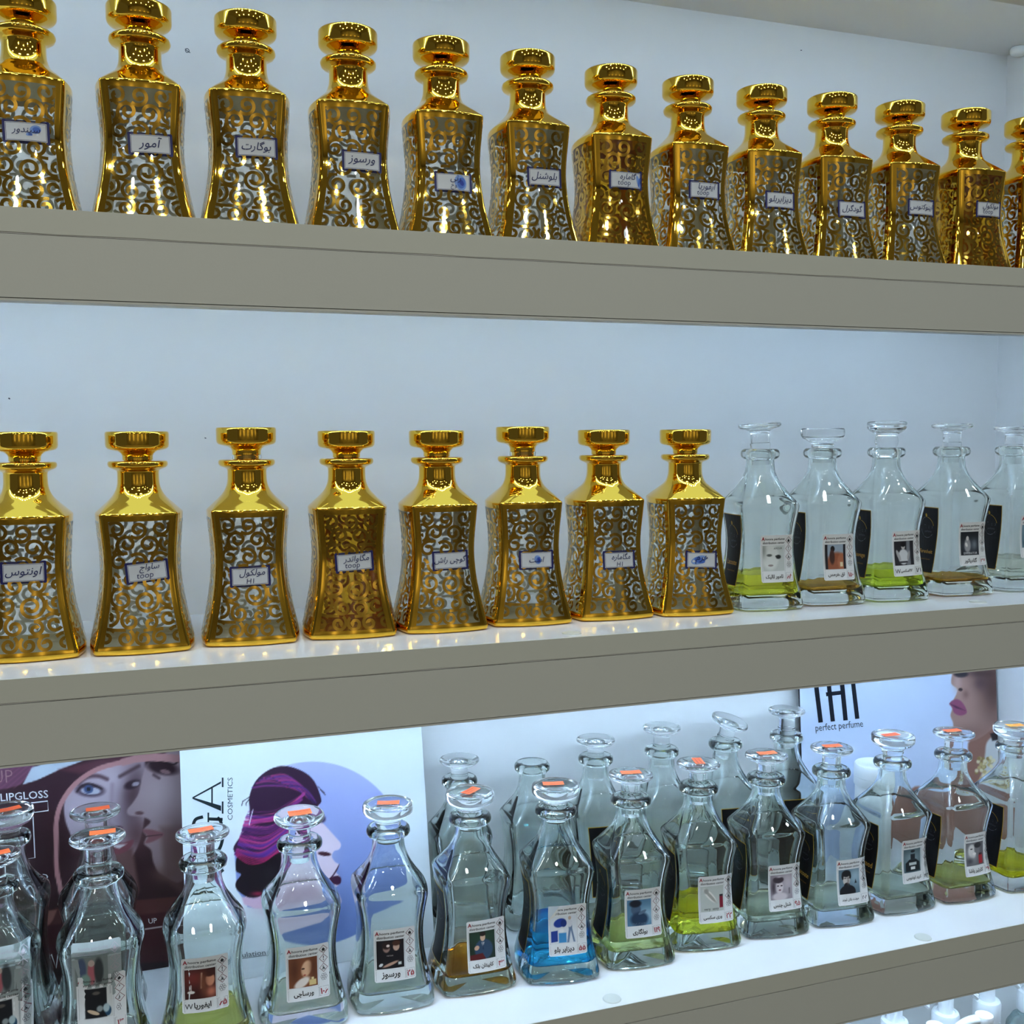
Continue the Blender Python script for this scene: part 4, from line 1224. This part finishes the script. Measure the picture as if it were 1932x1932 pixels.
WHITE = hx(214, 212, 214)
def deg(a): return math.radians(a)
def paint_gloss(c):
    # hat and hair
    c.poly([(-200, 1400), (-200, 1490), (0, 1492), (40, 1480), (70, 1440), (70, 1400)], (104, 62, 84), 3)
    for i in range(9):
        c.line([(-40 + i * 13, 1500), (50 + i * 10, 1430)], 2.2, (130, 80, 104), 2, .55)
    c.poly([(43, 1480), (60, 1448), (120, 1430), (170, 1430), (112, 1452), (70, 1472)], (178, 188, 200), 2)
    c.poly([(-60, 1494), (30, 1487), (75, 1470), (130, 1447), (190, 1430), (262, 1424), (240, 1440), (170, 1470), (130, 1500), (110, 1530), (60, 1520), (-60, 1525)], (56, 33, 42), 3)
    c.poly([(110, 1452), (190, 1432), (260, 1424), (250, 1440), (200, 1446), (150, 1460)], (96, 52, 62), 8, .7)
    # woman on the left, three-quarter view
    c.poly(smooth_path([(122, 1540), (124, 1505), (145, 1476), (190, 1450), (245, 1434), (272, 1432), (276, 1500), (268, 1570), (252, 1612), (225, 1640), (190, 1636), (160, 1612), (136, 1580)], 5, True), (168, 150, 160), 3)
    c.poly([(185, 1610), (250, 1600), (262, 1680), (240, 1730), (150, 1730), (160, 1660)], (112, 78, 76), 8)
    c.blob(252, 1500, 26, 60, (60, 38, 44), 0.15, .85)
    c.blob(258, 1575, 22, 34, (90, 58, 60), 0, .8)
    c.blob(172, 1545, 30, 30, (186, 166, 172), 0, .6)
    c.blob(205, 1470, 26, 22, (182, 164, 174), 0, .6)
    c.line(smooth_path([(148, 1478), (165, 1466), (185, 1464), (202, 1470)], 5), 7, (70, 44, 52), 5, .85)
    c.ell(170, 1491, 26, 12, (58, 40, 54), 0.05, .5)
    c.ell(171, 1492, 19, 7, (168, 164, 178), 0.05, .3)
    c.ell(167, 1489, 9, 8, (62, 78, 116), 0, .3)
    c.ell(167, 1489, 4, 4, (20, 20, 30), 0, .3)
    c.line(smooth_path([(145, 1494), (155, 1482), (172, 1479), (192, 1488)], 5), 3.5, (36, 22, 32), 2)
    c.ell(250, 1480, 16, 8, (44, 28, 38), -0.35, .5)
    c.ell(256, 1479, 7, 4, (150, 140, 152), -0.3, .4)
    c.line([(226, 1465), (262, 1445)], 6, (58, 36, 42), 5, .8)
    c.line(smooth_path([(212, 1480), (210, 1520), (206, 1550), (214, 1560)], 5), 5, (136, 112, 122), 8, .7)
    c.ell(222, 1562, 9, 4, (84, 54, 60), 0, .6)
    c.poly(smooth_path([(196, 1590), (215, 1586), (232, 1590), (252, 1584), (244, 1602), (222, 1612), (203, 1604)], 4, True), (122, 66, 74), 3)
    c.poly([(205, 1595), (240, 1592), (225, 1601)], (205, 198, 200), 2)
    # face on the right, in profile against hers
    c.poly(smooth_path([(350, 1430), (285, 1436), (270, 1460), (262, 1495), (250, 1515), (240, 1528), (244, 1538), (268, 1541), (284, 1550), (270, 1566), (276, 1578), (272, 1592), (285, 1604), (290, 1628), (306, 1650), (350, 1648)], 5, True), (150, 128, 132), 3)
    c.blob(300, 1500, 26, 34, (170, 150, 156), 0, .6)
    c.blob(334, 1600, 24, 60, (92, 64, 62), 0, .8)
    c.blob(312, 1650, 26, 16, (104, 74, 68), 0, .7)
    c.poly([(302, 1560), (350, 1560), (350, 1700), (312, 1655)], (98, 70, 68), 12, .6)
    c.ell(306, 1448, 30, 13, (46, 28, 36), 0.2, .5)
    c.ell(312, 1456, 10, 4, (126, 96, 100), 0.2, .4)
    c.line(smooth_path([(284, 1440), (300, 1436), (325, 1442), (335, 1438)], 5), 3, (34, 20, 26), 2)
    c.line([(290, 1462), (300, 1468)], 5, (52, 32, 40), 4, .8)
    c.ell(263, 1534, 8, 3.5, (90, 60, 64), 0, .6)
    c.poly(smooth_path([(268, 1566), (285, 1565), (310, 1574), (288, 1588), (274, 1590), (279, 1578)], 4, True), (128, 82, 88), 3)
    c.line([(276, 1578), (306, 1575)], 2, (70, 40, 46), 2)
    # pink frame line round the faces
    path = smooth_path([(122, 1720), (113, 1672), (107, 1640), (106, 1590), (107, 1545), (118, 1511), (143, 1478), (180, 1453), (222, 1440), (275, 1432), (352, 1434)], 6)
    c.line(path, 9, (170, 120, 120), 1.5)
    c.line(smooth_path([(232, 1438), (280, 1428), (350, 1432)], 6), 14, (168, 122, 122), 2)
    # hand, hair and the red band
    c.poly([(72, 1760), (76, 1724), (108, 1712), (350, 1690), (350, 1740)], (84, 46, 46), 3)
    c.poly([(76, 1732), (80, 1720), (108, 1716), (100, 1736), (80, 1760)], (142, 92, 84), 3)
    c.poly([(-250, 1775), (75, 1748), (350, 1716), (350, 1900), (-250, 1900)], (66, 27, 32), 4)
    c.poly([(-250, 1850), (75, 1830), (350, 1812), (350, 1900), (-250, 1900)], (40, 24, 28), 6)
    c.line([(272, 1753), (346, 1742)], 2, (196, 180, 182), 1)

def text_gloss(T):
    T.text('LIPGLOSS', 46, -1501, w=90, h=14.5, col=WHITE, rot=deg(4.5), bold=0.008, layer=1)
    T.text('MAKEUP', -38, -1468, w=124, h=24, col=hx(150, 112, 116), rot=deg(4), layer=1, bold=-0.012)
    for q in ([(90, -1511), (91, -1529), (62, -1533), (66, -1618), (43, -1621), (39, -1536), (-20, -1543), (-22, -1524)],):
        T.stroke(q, 2.2, WHITE, 1, closed=True)
    T.text('UP TO', 58, -1656, w=66, h=11.5, col=WHITE, rot=deg(4), layer=1)
    T.text('UP', 288, -1737, w=16, h=9.5, col=WHITE, rot=deg(6), layer=1, bold=0.01)
    T.stroke(smooth_path([(50, -1678), (62, -1668), (70, -1674), (78, -1690), (86, -1712), (80, -1722)], 6), 4.0, WHITE, 1)
    T.stroke(smooth_path([(82, -1668), (78, -1676), (82, -1680), (86, -1676)], 4, True), 2.4, WHITE, 1, closed=True)
    T.stroke([(79, -1785), (86, -1790), (90, -1810), (97, -1800), (106, -1826), (110, -1795), (118, -1802)], 2.6, WHITE, 1)
    T.text('LP-09600', 297, -1831, w=40, h=5, col=hx(170, 160, 162), rot=deg(7), layer=1)
gloss_poster = poster('lipgloss_poster', 'dark lip gloss poster with two faces leaning at the lower left', -0.33, 0.0300, 0.2080, 0.2270, -0.215, dict(base=(52, 29, 34), paint=paint_gloss, text=[('lettering', text_gloss)]), 330, 250, 0.003, (50, 30, 32))

def paint_hair(c):
    c.mix(np.clip((c.y - 1500) / 500, 0, 1) * 0.10, (190, 200, 208))
    d_ = np.hypot(c.x - 590, c.y - 1610)
    g = np.clip((c.y - 1440) / 340, 0, 1)[:, None]
    colr = np.array((176, 180, 226)) * (1 - g) + np.array((104, 128, 190)) * g
    a = np.clip((173 - d_) / 2 + .5, 0, 1)[:, None]
    c.img = c.img * (1 - a) + a * colr
    c.poly([(380, 1400), (540, 1425), (538, 1448), (500, 1462), (482, 1475), (471, 1520), (470, 1556), (442, 1601), (447, 1680), (466, 1705), (470, 1760), (380, 1800)], (222, 228, 232), 2)
    # torn lower left of the disc stays white
    c.poly(smooth_path([(400, 1700), (470, 1712), (505, 1716), (535, 1735), (556, 1762), (575, 1800), (400, 1830)], 4, True), (216, 222, 226), 2)
    # neck and face
    face = smooth_path([(560, 1480), (592, 1500), (604, 1530), (606, 1548), (616, 1560), (632, 1578), (643, 1592), (640, 1602), (630, 1606), (626, 1616), (632, 1626), (640, 1632), (634, 1645), (642, 1655), (640, 1668), (632, 1676), (640, 1688), (644, 1702), (634, 1716), (612, 1722), (586, 1730), (560, 1752), (540, 1756), (515, 1722), (480, 1712), (462, 1700), (470, 1680), (520, 1600)], 4, True)
    c.poly(face, (226, 204, 218), 2)
    c.blob(560, 1690, 40, 24, (196, 160, 176), 0, .7)
    c.blob(520, 1710, 40, 18, (190, 150, 168), 0, .6)
    c.blob(600, 1610, 26, 30, (232, 212, 226), 0, .6)
    c.ell(612, 1611, 12, 4, (70, 30, 44), 0.1, .4)
    c.ell(606, 1545, 8, 7, (60, 40, 70), 0, .6)
    c.poly(smooth_path([(640, 1630), (636, 1642), (626, 1656), (616, 1662), (628, 1650)], 4, True), (56, 22, 48), 1.5)
    c.poly(smooth_path([(620, 1660), (634, 1652), (643, 1656), (642, 1667), (632, 1669)], 4, True), (62, 26, 54), 1.5)
    # hair
    hair = smooth_path([(538, 1445), (571, 1455), (593, 1474), (606, 1508), (600, 1520), (590, 1530), (575, 1548), (552, 1560), (534, 1585), (530, 1620), (520, 1650), (500, 1680), (480, 1696), (466, 1692), (447, 1678), (445, 1664), (455, 1650), (445, 1642), (452, 1622), (440, 1602), (452, 1580), (468, 1556), (471, 1528), (470, 1505), (482, 1474), (508, 1452)], 4, True)
    c.poly(hair, (52, 26, 52), 1.5)
    rnd = random.Random(3)
    def strand(p, w, col, op):
        c.line(smooth_path(p, 5), w, col, 2.0, op)
    for i in range(26):
        t = i / 25
        sx, sy = 486 + 70 * t, 1470 - 22 * math.sin(t * PI) + 8 * rnd.random()
        col = [(96, 56, 150), (150, 50, 110), (70, 44, 120), (190, 60, 116), (48, 26, 60)][i % 5]
        strand([(sx - 10, sy + 14), (sx + 20, sy + 10 + 8 * t), (560 + 36 * t, 1478 + 30 * t + 10 * rnd.random())], 2.4 + 2 * rnd.random(), col, .6)
    cols = [(92, 50, 150), (206, 58, 120), (126, 40, 122), (48, 28, 78), (228, 84, 140), (150, 44, 116), (66, 30, 84)]
    for i in range(70):
        t = rnd.random()
        x0, y0 = 574 - 44 * t, 1496 + 104 * t
        u = min(1.0, max(0.0, 0.3 * (1 - t) + t + rnd.uniform(-.15, .15)))
        x1, y1 = 474 - 30 * u, 1512 + 100 * u
        col = cols[rnd.randrange(7)] if u > .22 else [(62, 48, 128), (96, 68, 164), (46, 32, 92), (130, 50, 120)][rnd.randrange(4)]
        mx_, my_ = (x0 + x1) / 2, (y0 + y1) / 2 + 12 + 10 * u
        strand([(x0, y0), (mx_ + 24, my_ - 14), (mx_ - 6, my_ + 2), (x1, y1)], 1.6 + 3.2 * rnd.random(), col, .62)
    c.poly(smooth_path([(448, 1616), (470, 1618), (500, 1622), (529, 1610), (528, 1640), (512, 1668), (486, 1694), (466, 1692), (447, 1678), (446, 1664), (455, 1650), (445, 1642)], 4, True), (26, 18, 26), 2)
    for i in range(8):
        strand([(446, 1605 + i * 1.5), (470, 1616 + i * 2), (500, 1618 + i), (530, 1606 - i)], 2, (200, 44, 96) if i % 2 else (120, 30, 80), .7)
    c.poly([(456, 1692), (478, 1694), (500, 1690), (520, 1712), (480, 1714), (460, 1706)], (214, 178, 200), 3)
    c.blob(486, 1686, 12, 4, (190, 40, 80), 0, .7)
    for p in ([(604, 1490), (614, 1500)], [(600, 1484), (612, 1496)], [(602, 1498), (606, 1512)], [(470, 1504), (458, 1512), (456, 1520)], [(470, 1508), (464, 1516), (465, 1520)]):
        c.line(p, 1.4, (40, 24, 44), 1)
    c.line([(477, 1528), (470, 1556)], 1.6, (216, 214, 226), 1)

def text_hair(T):
    ink = hx(24, 40, 46)
    # A lying on its side
    T.band_poly([(363, -1504), (363, -1507), (417, -1530), (417, -1520)], ink, 1)
    T.band_poly([(363, -1504), (363, -1507), (417, -1478), (417, -1474)], ink, 1)
    T.stroke([(400, -1484), (400, -1522)], 3, ink, 1)
    T.stroke([(420, -1467), (420, -1485)], 3.2, ink, 1)
    T.stroke([(420, -1512), (420, -1535)], 3.2, ink, 1)
    # G lying on its side
    T.stroke(smooth_path([(383, -1541), (369, -1546), (364, -1560), (363, -1580), (372, -1604), (392, -1614), (412, -1604), (420, -1580), (417, -1552), (410, -1542)], 6), 6, ink, 1)
    T.stroke([(393, -1545), (420, -1546)], 6, ink, 1)
    T.stroke([(393, -1533), (393, -1555)], 3.2, ink, 1)
    # N further down
    T.stroke([(364, -1640), (421, -1640)], 3, ink, 1); T.stroke([(364, -1688), (421, -1688)], 3, ink, 1); T.stroke([(364, -1688), (421, -1640)], 7, ink, 1)

def text_hair_small(T):
    T.text('COSMETICS', 434, -1507, w=80, h=9.5, col=hx(70, 84, 92), rot=deg(90), layer=1)

def text_formulation(T):
    T.text('formulation', 462, -1801, w=78, h=9.5, col=hx(80, 90, 96), rot=deg(7), layer=1)
    T.stroke([(430, -1812), (545, -1796)], 1.0, hx(90, 100, 106), 1)
hair_poster = poster('cosmetics_poster', 'white cosmetics poster with a purple-haired woman in profile', 0.0290, 0.2620, 0.1600, 0.2200, -0.212, dict(base=(222, 228, 232), paint=paint_hair, text=[('logo_lettering', text_hair), ('caption', text_hair_small), ('fine_print', text_formulation)]), 300, 300, 0.003, (96, 92, 88))

def paint_face(c):
    skin, dark = (170, 132, 120), (84, 56, 52)
    c.mix(np.clip((c.x - 1500) / 380, 0, 1) * .25, (176, 190, 236))
    neck = smooth_path([(1832, 1395), (1826, 1430), (1812, 1470), (1760, 1490), (1726, 1484), (1700, 1520), (1690, 1600), (1900, 1600), (1900, 1380)], 4, True)
    c.poly(neck, (150, 106, 92), 4)
    face = smooth_path([(1800, 1240), (1796, 1272), (1795, 1290), (1806, 1301), (1800, 1318), (1793, 1326), (1796, 1338), (1793, 1350), (1798, 1364), (1800, 1380), (1812, 1393), (1834, 1398), (1860, 1385), (1884, 1362), (1900, 1340), (1900, 1240)], 4, True)
    c.poly(face, skin, 2.5)
    c.blob(1806, 1286, 8, 22, (196, 162, 156), 0, .7)
    c.blob(1872, 1300, 24, 50, dark, 0, .85)
    c.blob(1850, 1288, 16, 16, (78, 54, 58), 0, .7)
    c.blob(1830, 1380, 26, 14, (120, 84, 76), 0, .6)
    c.blob(1850, 1270, 30, 8, (60, 40, 40), 0, .7)
    c.ell(1813, 1272, 13, 6, (44, 34, 42), 0, .5)
    c.ell(1812, 1301, 4, 3, (48, 28, 34), 0, .5)
    c.blob(1822, 1310, 6, 8, (120, 82, 78), 0, .7)
    c.poly(smooth_path([(1791, 1327), (1804, 1319), (1816, 1326), (1824, 1344), (1812, 1350), (1800, 1345), (1797, 1336)], 4, True), (144, 72, 104), 2)
    c.poly([(1791, 1327), (1804, 1332), (1822, 1341), (1803, 1336)], (84, 28, 66), 2)
    c.poly(smooth_path([(1862, 1400), (1880, 1385), (1900, 1380), (1900, 1500), (1840, 1500), (1852, 1460), (1858, 1425)], 4, True), (206, 206, 206), 4)
    rnd = random.Random(5)
    for i in range(60):
        c.ell(1858 + 20 * rnd.random() - i * .3, 1428 + 60 * rnd.random(), 3.5, 3.5, [(196, 176, 120), (150, 124, 70), (226, 216, 180)][i % 3], 0, .6)
    c.poly([(1868, 1384), (1890, 1378), (1890, 1394), (1872, 1398)], (40, 30, 32), 3)

def text_face(T):
    ink = hx(14, 22, 34)
    for (a, b, w_) in (((1539, -1290), (1548, -1363), 8.5), ((1563, -1290), (1571, -1361), 8.0), ((1588, -1288), (1595, -1359), 8.5), ((1609, -1288), (1617, -1356), 8.0)):
        T.stroke([(a[0] - 3, a[1] + 30), a, b], w_, ink, 1)
    T.stroke([(1558, -1310), (1592, -1306)], 7.5, ink, 1)
    T.stroke([(1520, -1262), (1552, -1258)], 8, ink, 1)
    T.stroke([(1594, -1256), (1630, -1252)], 8, ink, 1)
    T.text('perfect perfume', 1583, -1371, w=90, h=17, col=hx(40, 50, 66), rot=deg(5.5), layer=1)
face_poster = poster('perfume_poster', 'pale perfume poster with a tanned face in profile at the right end', 0.7205, 1.0100, 0.2020, 0.2250, -0.200, dict(base=(206, 218, 240), paint=paint_face, text=[('lettering', text_face)]), 330, 260, 0.003, (40, 40, 44))

# ------------------------------------------------------------------ white jar behind the decanters
r = empty('cream_jar', (0.789, 0.166, S3))
tag(r, 'small white screw-capped jar behind the decanter numbered 193', 'jar')
v_, f_ = lathe([(0, 0), (0.021, 0), (0.0225, 0.0015), (0.0225, 0.098), (0.0215, 0.100), (0, 0.100)])
link_mesh('body', mesh_from('jar_body', v_, f_, [M['white_plastic']], None, True, 40), r)
v_, f_ = lathe([(0, 0.1002), (0.0236, 0.1002), (0.0240, 0.1012), (0.0240, 0.110), (0.0234, 0.1104), (0.0240, 0.1108), (0.0240, 0.1225), (0.0228, 0.1245), (0.0120, 0.1250), (0.0110, 0.1243), (0, 0.1243)])
link_mesh('lid', mesh_from('jar_lid', v_, f_, [M['white_plastic']], None, True, 40), r)

# ------------------------------------------------------------------ white pump bottles on the bottom shelf
v_, f_ = lathe([(0, 0), (0.024, 0), (0.0265, 0.002), (0.0270, 0.02), (0.0270, 0.125), (0.0255, 0.140), (0.0200, 0.150), (0.0135, 0.155), (0.0125, 0.160), (0, 0.160)])
pb = mesh_from('pump_bottle_body', v_, f_, [real_glass('frosted_plastic', (0.90, 0.96, 0.97), 1.35, 0.25)], None, True, 40)
v_, f_ = lathe([(0, 0.1602), (0.0148, 0.1602), (0.0152, 0.1612), (0.0152, 0.1800), (0.0140, 0.1830), (0.0105, 0.1845), (0.0100, 0.1835), (0, 0.1835)])
pc = mesh_from('pump_collar', v_, f_, [M['white_plastic']], None, True, 40)
v_, f_ = lathe([(0, 0.1835), (0.0082, 0.1835), (0.0082, 0.2035), (0.0092, 0.2045), (0.0098, 0.2100), (0.0090, 0.2128), (0, 0.2136)])
ph = mesh_from('pump_head', v_, f_, [M['white_plastic']], None, True, 40)
def nozzle_mesh():
    V, F = [], []
    path = [(0.0, 0.2085), (0.012, 0.2088), (0.022, 0.2070), (0.031, 0.2025), (0.038, 0.1965)]
    path = smooth_path(path, 4)
    n = 10
    for i, (x, z) in enumerate(path):
        t = i / (len(path) - 1)
        ry, rz_ = 0.0062 - 0.0018 * t, 0.0044 - 0.0012 * t
        for j in range(n):
            a = 2 * PI * j / n
            V.append((x - 0.3 * rz_ * math.sin(a) * -t, ry * math.cos(a), z + rz_ * math.sin(a)))
    for i in range(len(path) - 1):
        for j in range(n):
            F.append((i * n + j, (i + 1) * n + j, (i + 1) * n + (j + 1) % n, i * n + (j + 1) % n))
    F.append(tuple(range(n))); F.append(tuple(range((len(path) - 1) * n, len(path) * n))[::-1])
    me = mesh_from('nozzle', V, F, [M['white_plastic']], None, True, 50)
    bm = bmesh.new(); bm.from_mesh(me); bmesh.ops.recalc_face_normals(bm, faces=bm.faces[:]); bm.to_mesh(me); bm.free()
    return me
pn = nozzle_mesh()
pumps = [(0.712, 0.118, -8, 'white pump bottle under the lower shelf, first from left in the back line'), (0.777, 0.110, -14, 'white pump bottle under the lower shelf, second from left in the back line'), (0.842, 0.104, -10, 'white pump bottle under the lower shelf, third from left in the back line'),
         (0.905, 0.108, -12, 'white pump bottle under the lower shelf, fourth from left in the back line'), (0.968, 0.106, -10, 'white pump bottle in the bottom right corner, back line'),
         (0.775, 0.045, 170, 'white pump bottle standing in front, left one, at the bottom right corner'), (0.838, 0.043, 172, 'white pump bottle standing in front, nearest the corner, nozzle pointing left')]
for i, (x, y, a, lab) in enumerate(pumps):
    r = empty('pump_bottle', (x, y, S4 + 0.0003), math.radians(a))
    tag(r, lab, 'bottle', 'white pump bottles on the bottom shelf')
    for nm, me in (('body', pb), ('collar', pc), ('pump_head', ph), ('nozzle', pn)):
        link_mesh(nm, me, r)

# ------------------------------------------------------------------ small fittings and marks
v_, f_ = lathe([(0, 0), (0.0085, 0), (0.0096, -0.0016), (0.0098, -0.0060), (0.0084, -0.0086), (0.0050, -0.0096), (0, -0.0098)][::-1], 24)
o = link_mesh('corner_peg', mesh_from('corner_peg', v_, f_, [M['white_plastic']], None, True, 60))
o.location = (W - 0.0100, D - 0.028, CEIL - 0.0002)
tag(o, 'small round white peg in the upper right corner under the top panel', 'peg')

def scuff(name, pts, w, col, y, parent):
    P = Print()
    P.stroke(smooth_path(pts, 4), w, hx(*col), 0)
    P.build(name, lambda u, v, l: (u, y - 0.0002, v), M['print'], parent)
def wall_pt(px, py, y):
    d = ray(px, py); p = CAM + d * ((y - CAM[1]) / d[1]); return (p[0], p[2])
wb = bpy.data.objects['wall_back']
scuff('scuff_mark', [wall_pt(*p, D) for p in ((349, 93), (354, 92), (357, 97), (352, 99), (350, 94), (359, 100))], 0.0007, (70, 76, 86), D, wb)
scuff('speck', [wall_pt(*p, D) for p in ((16, 751), (19, 753))], 0.0012, (60, 64, 72), D, wb)
scuff('speck', [wall_pt(*p, D) for p in ((386, 826), (389, 827))], 0.0010, (90, 94, 100), D, wb)
scuff('speck', [wall_pt(*p, D) for p in ((1510, 95), (1513, 95))], 0.0010, (90, 94, 100), D, wb)
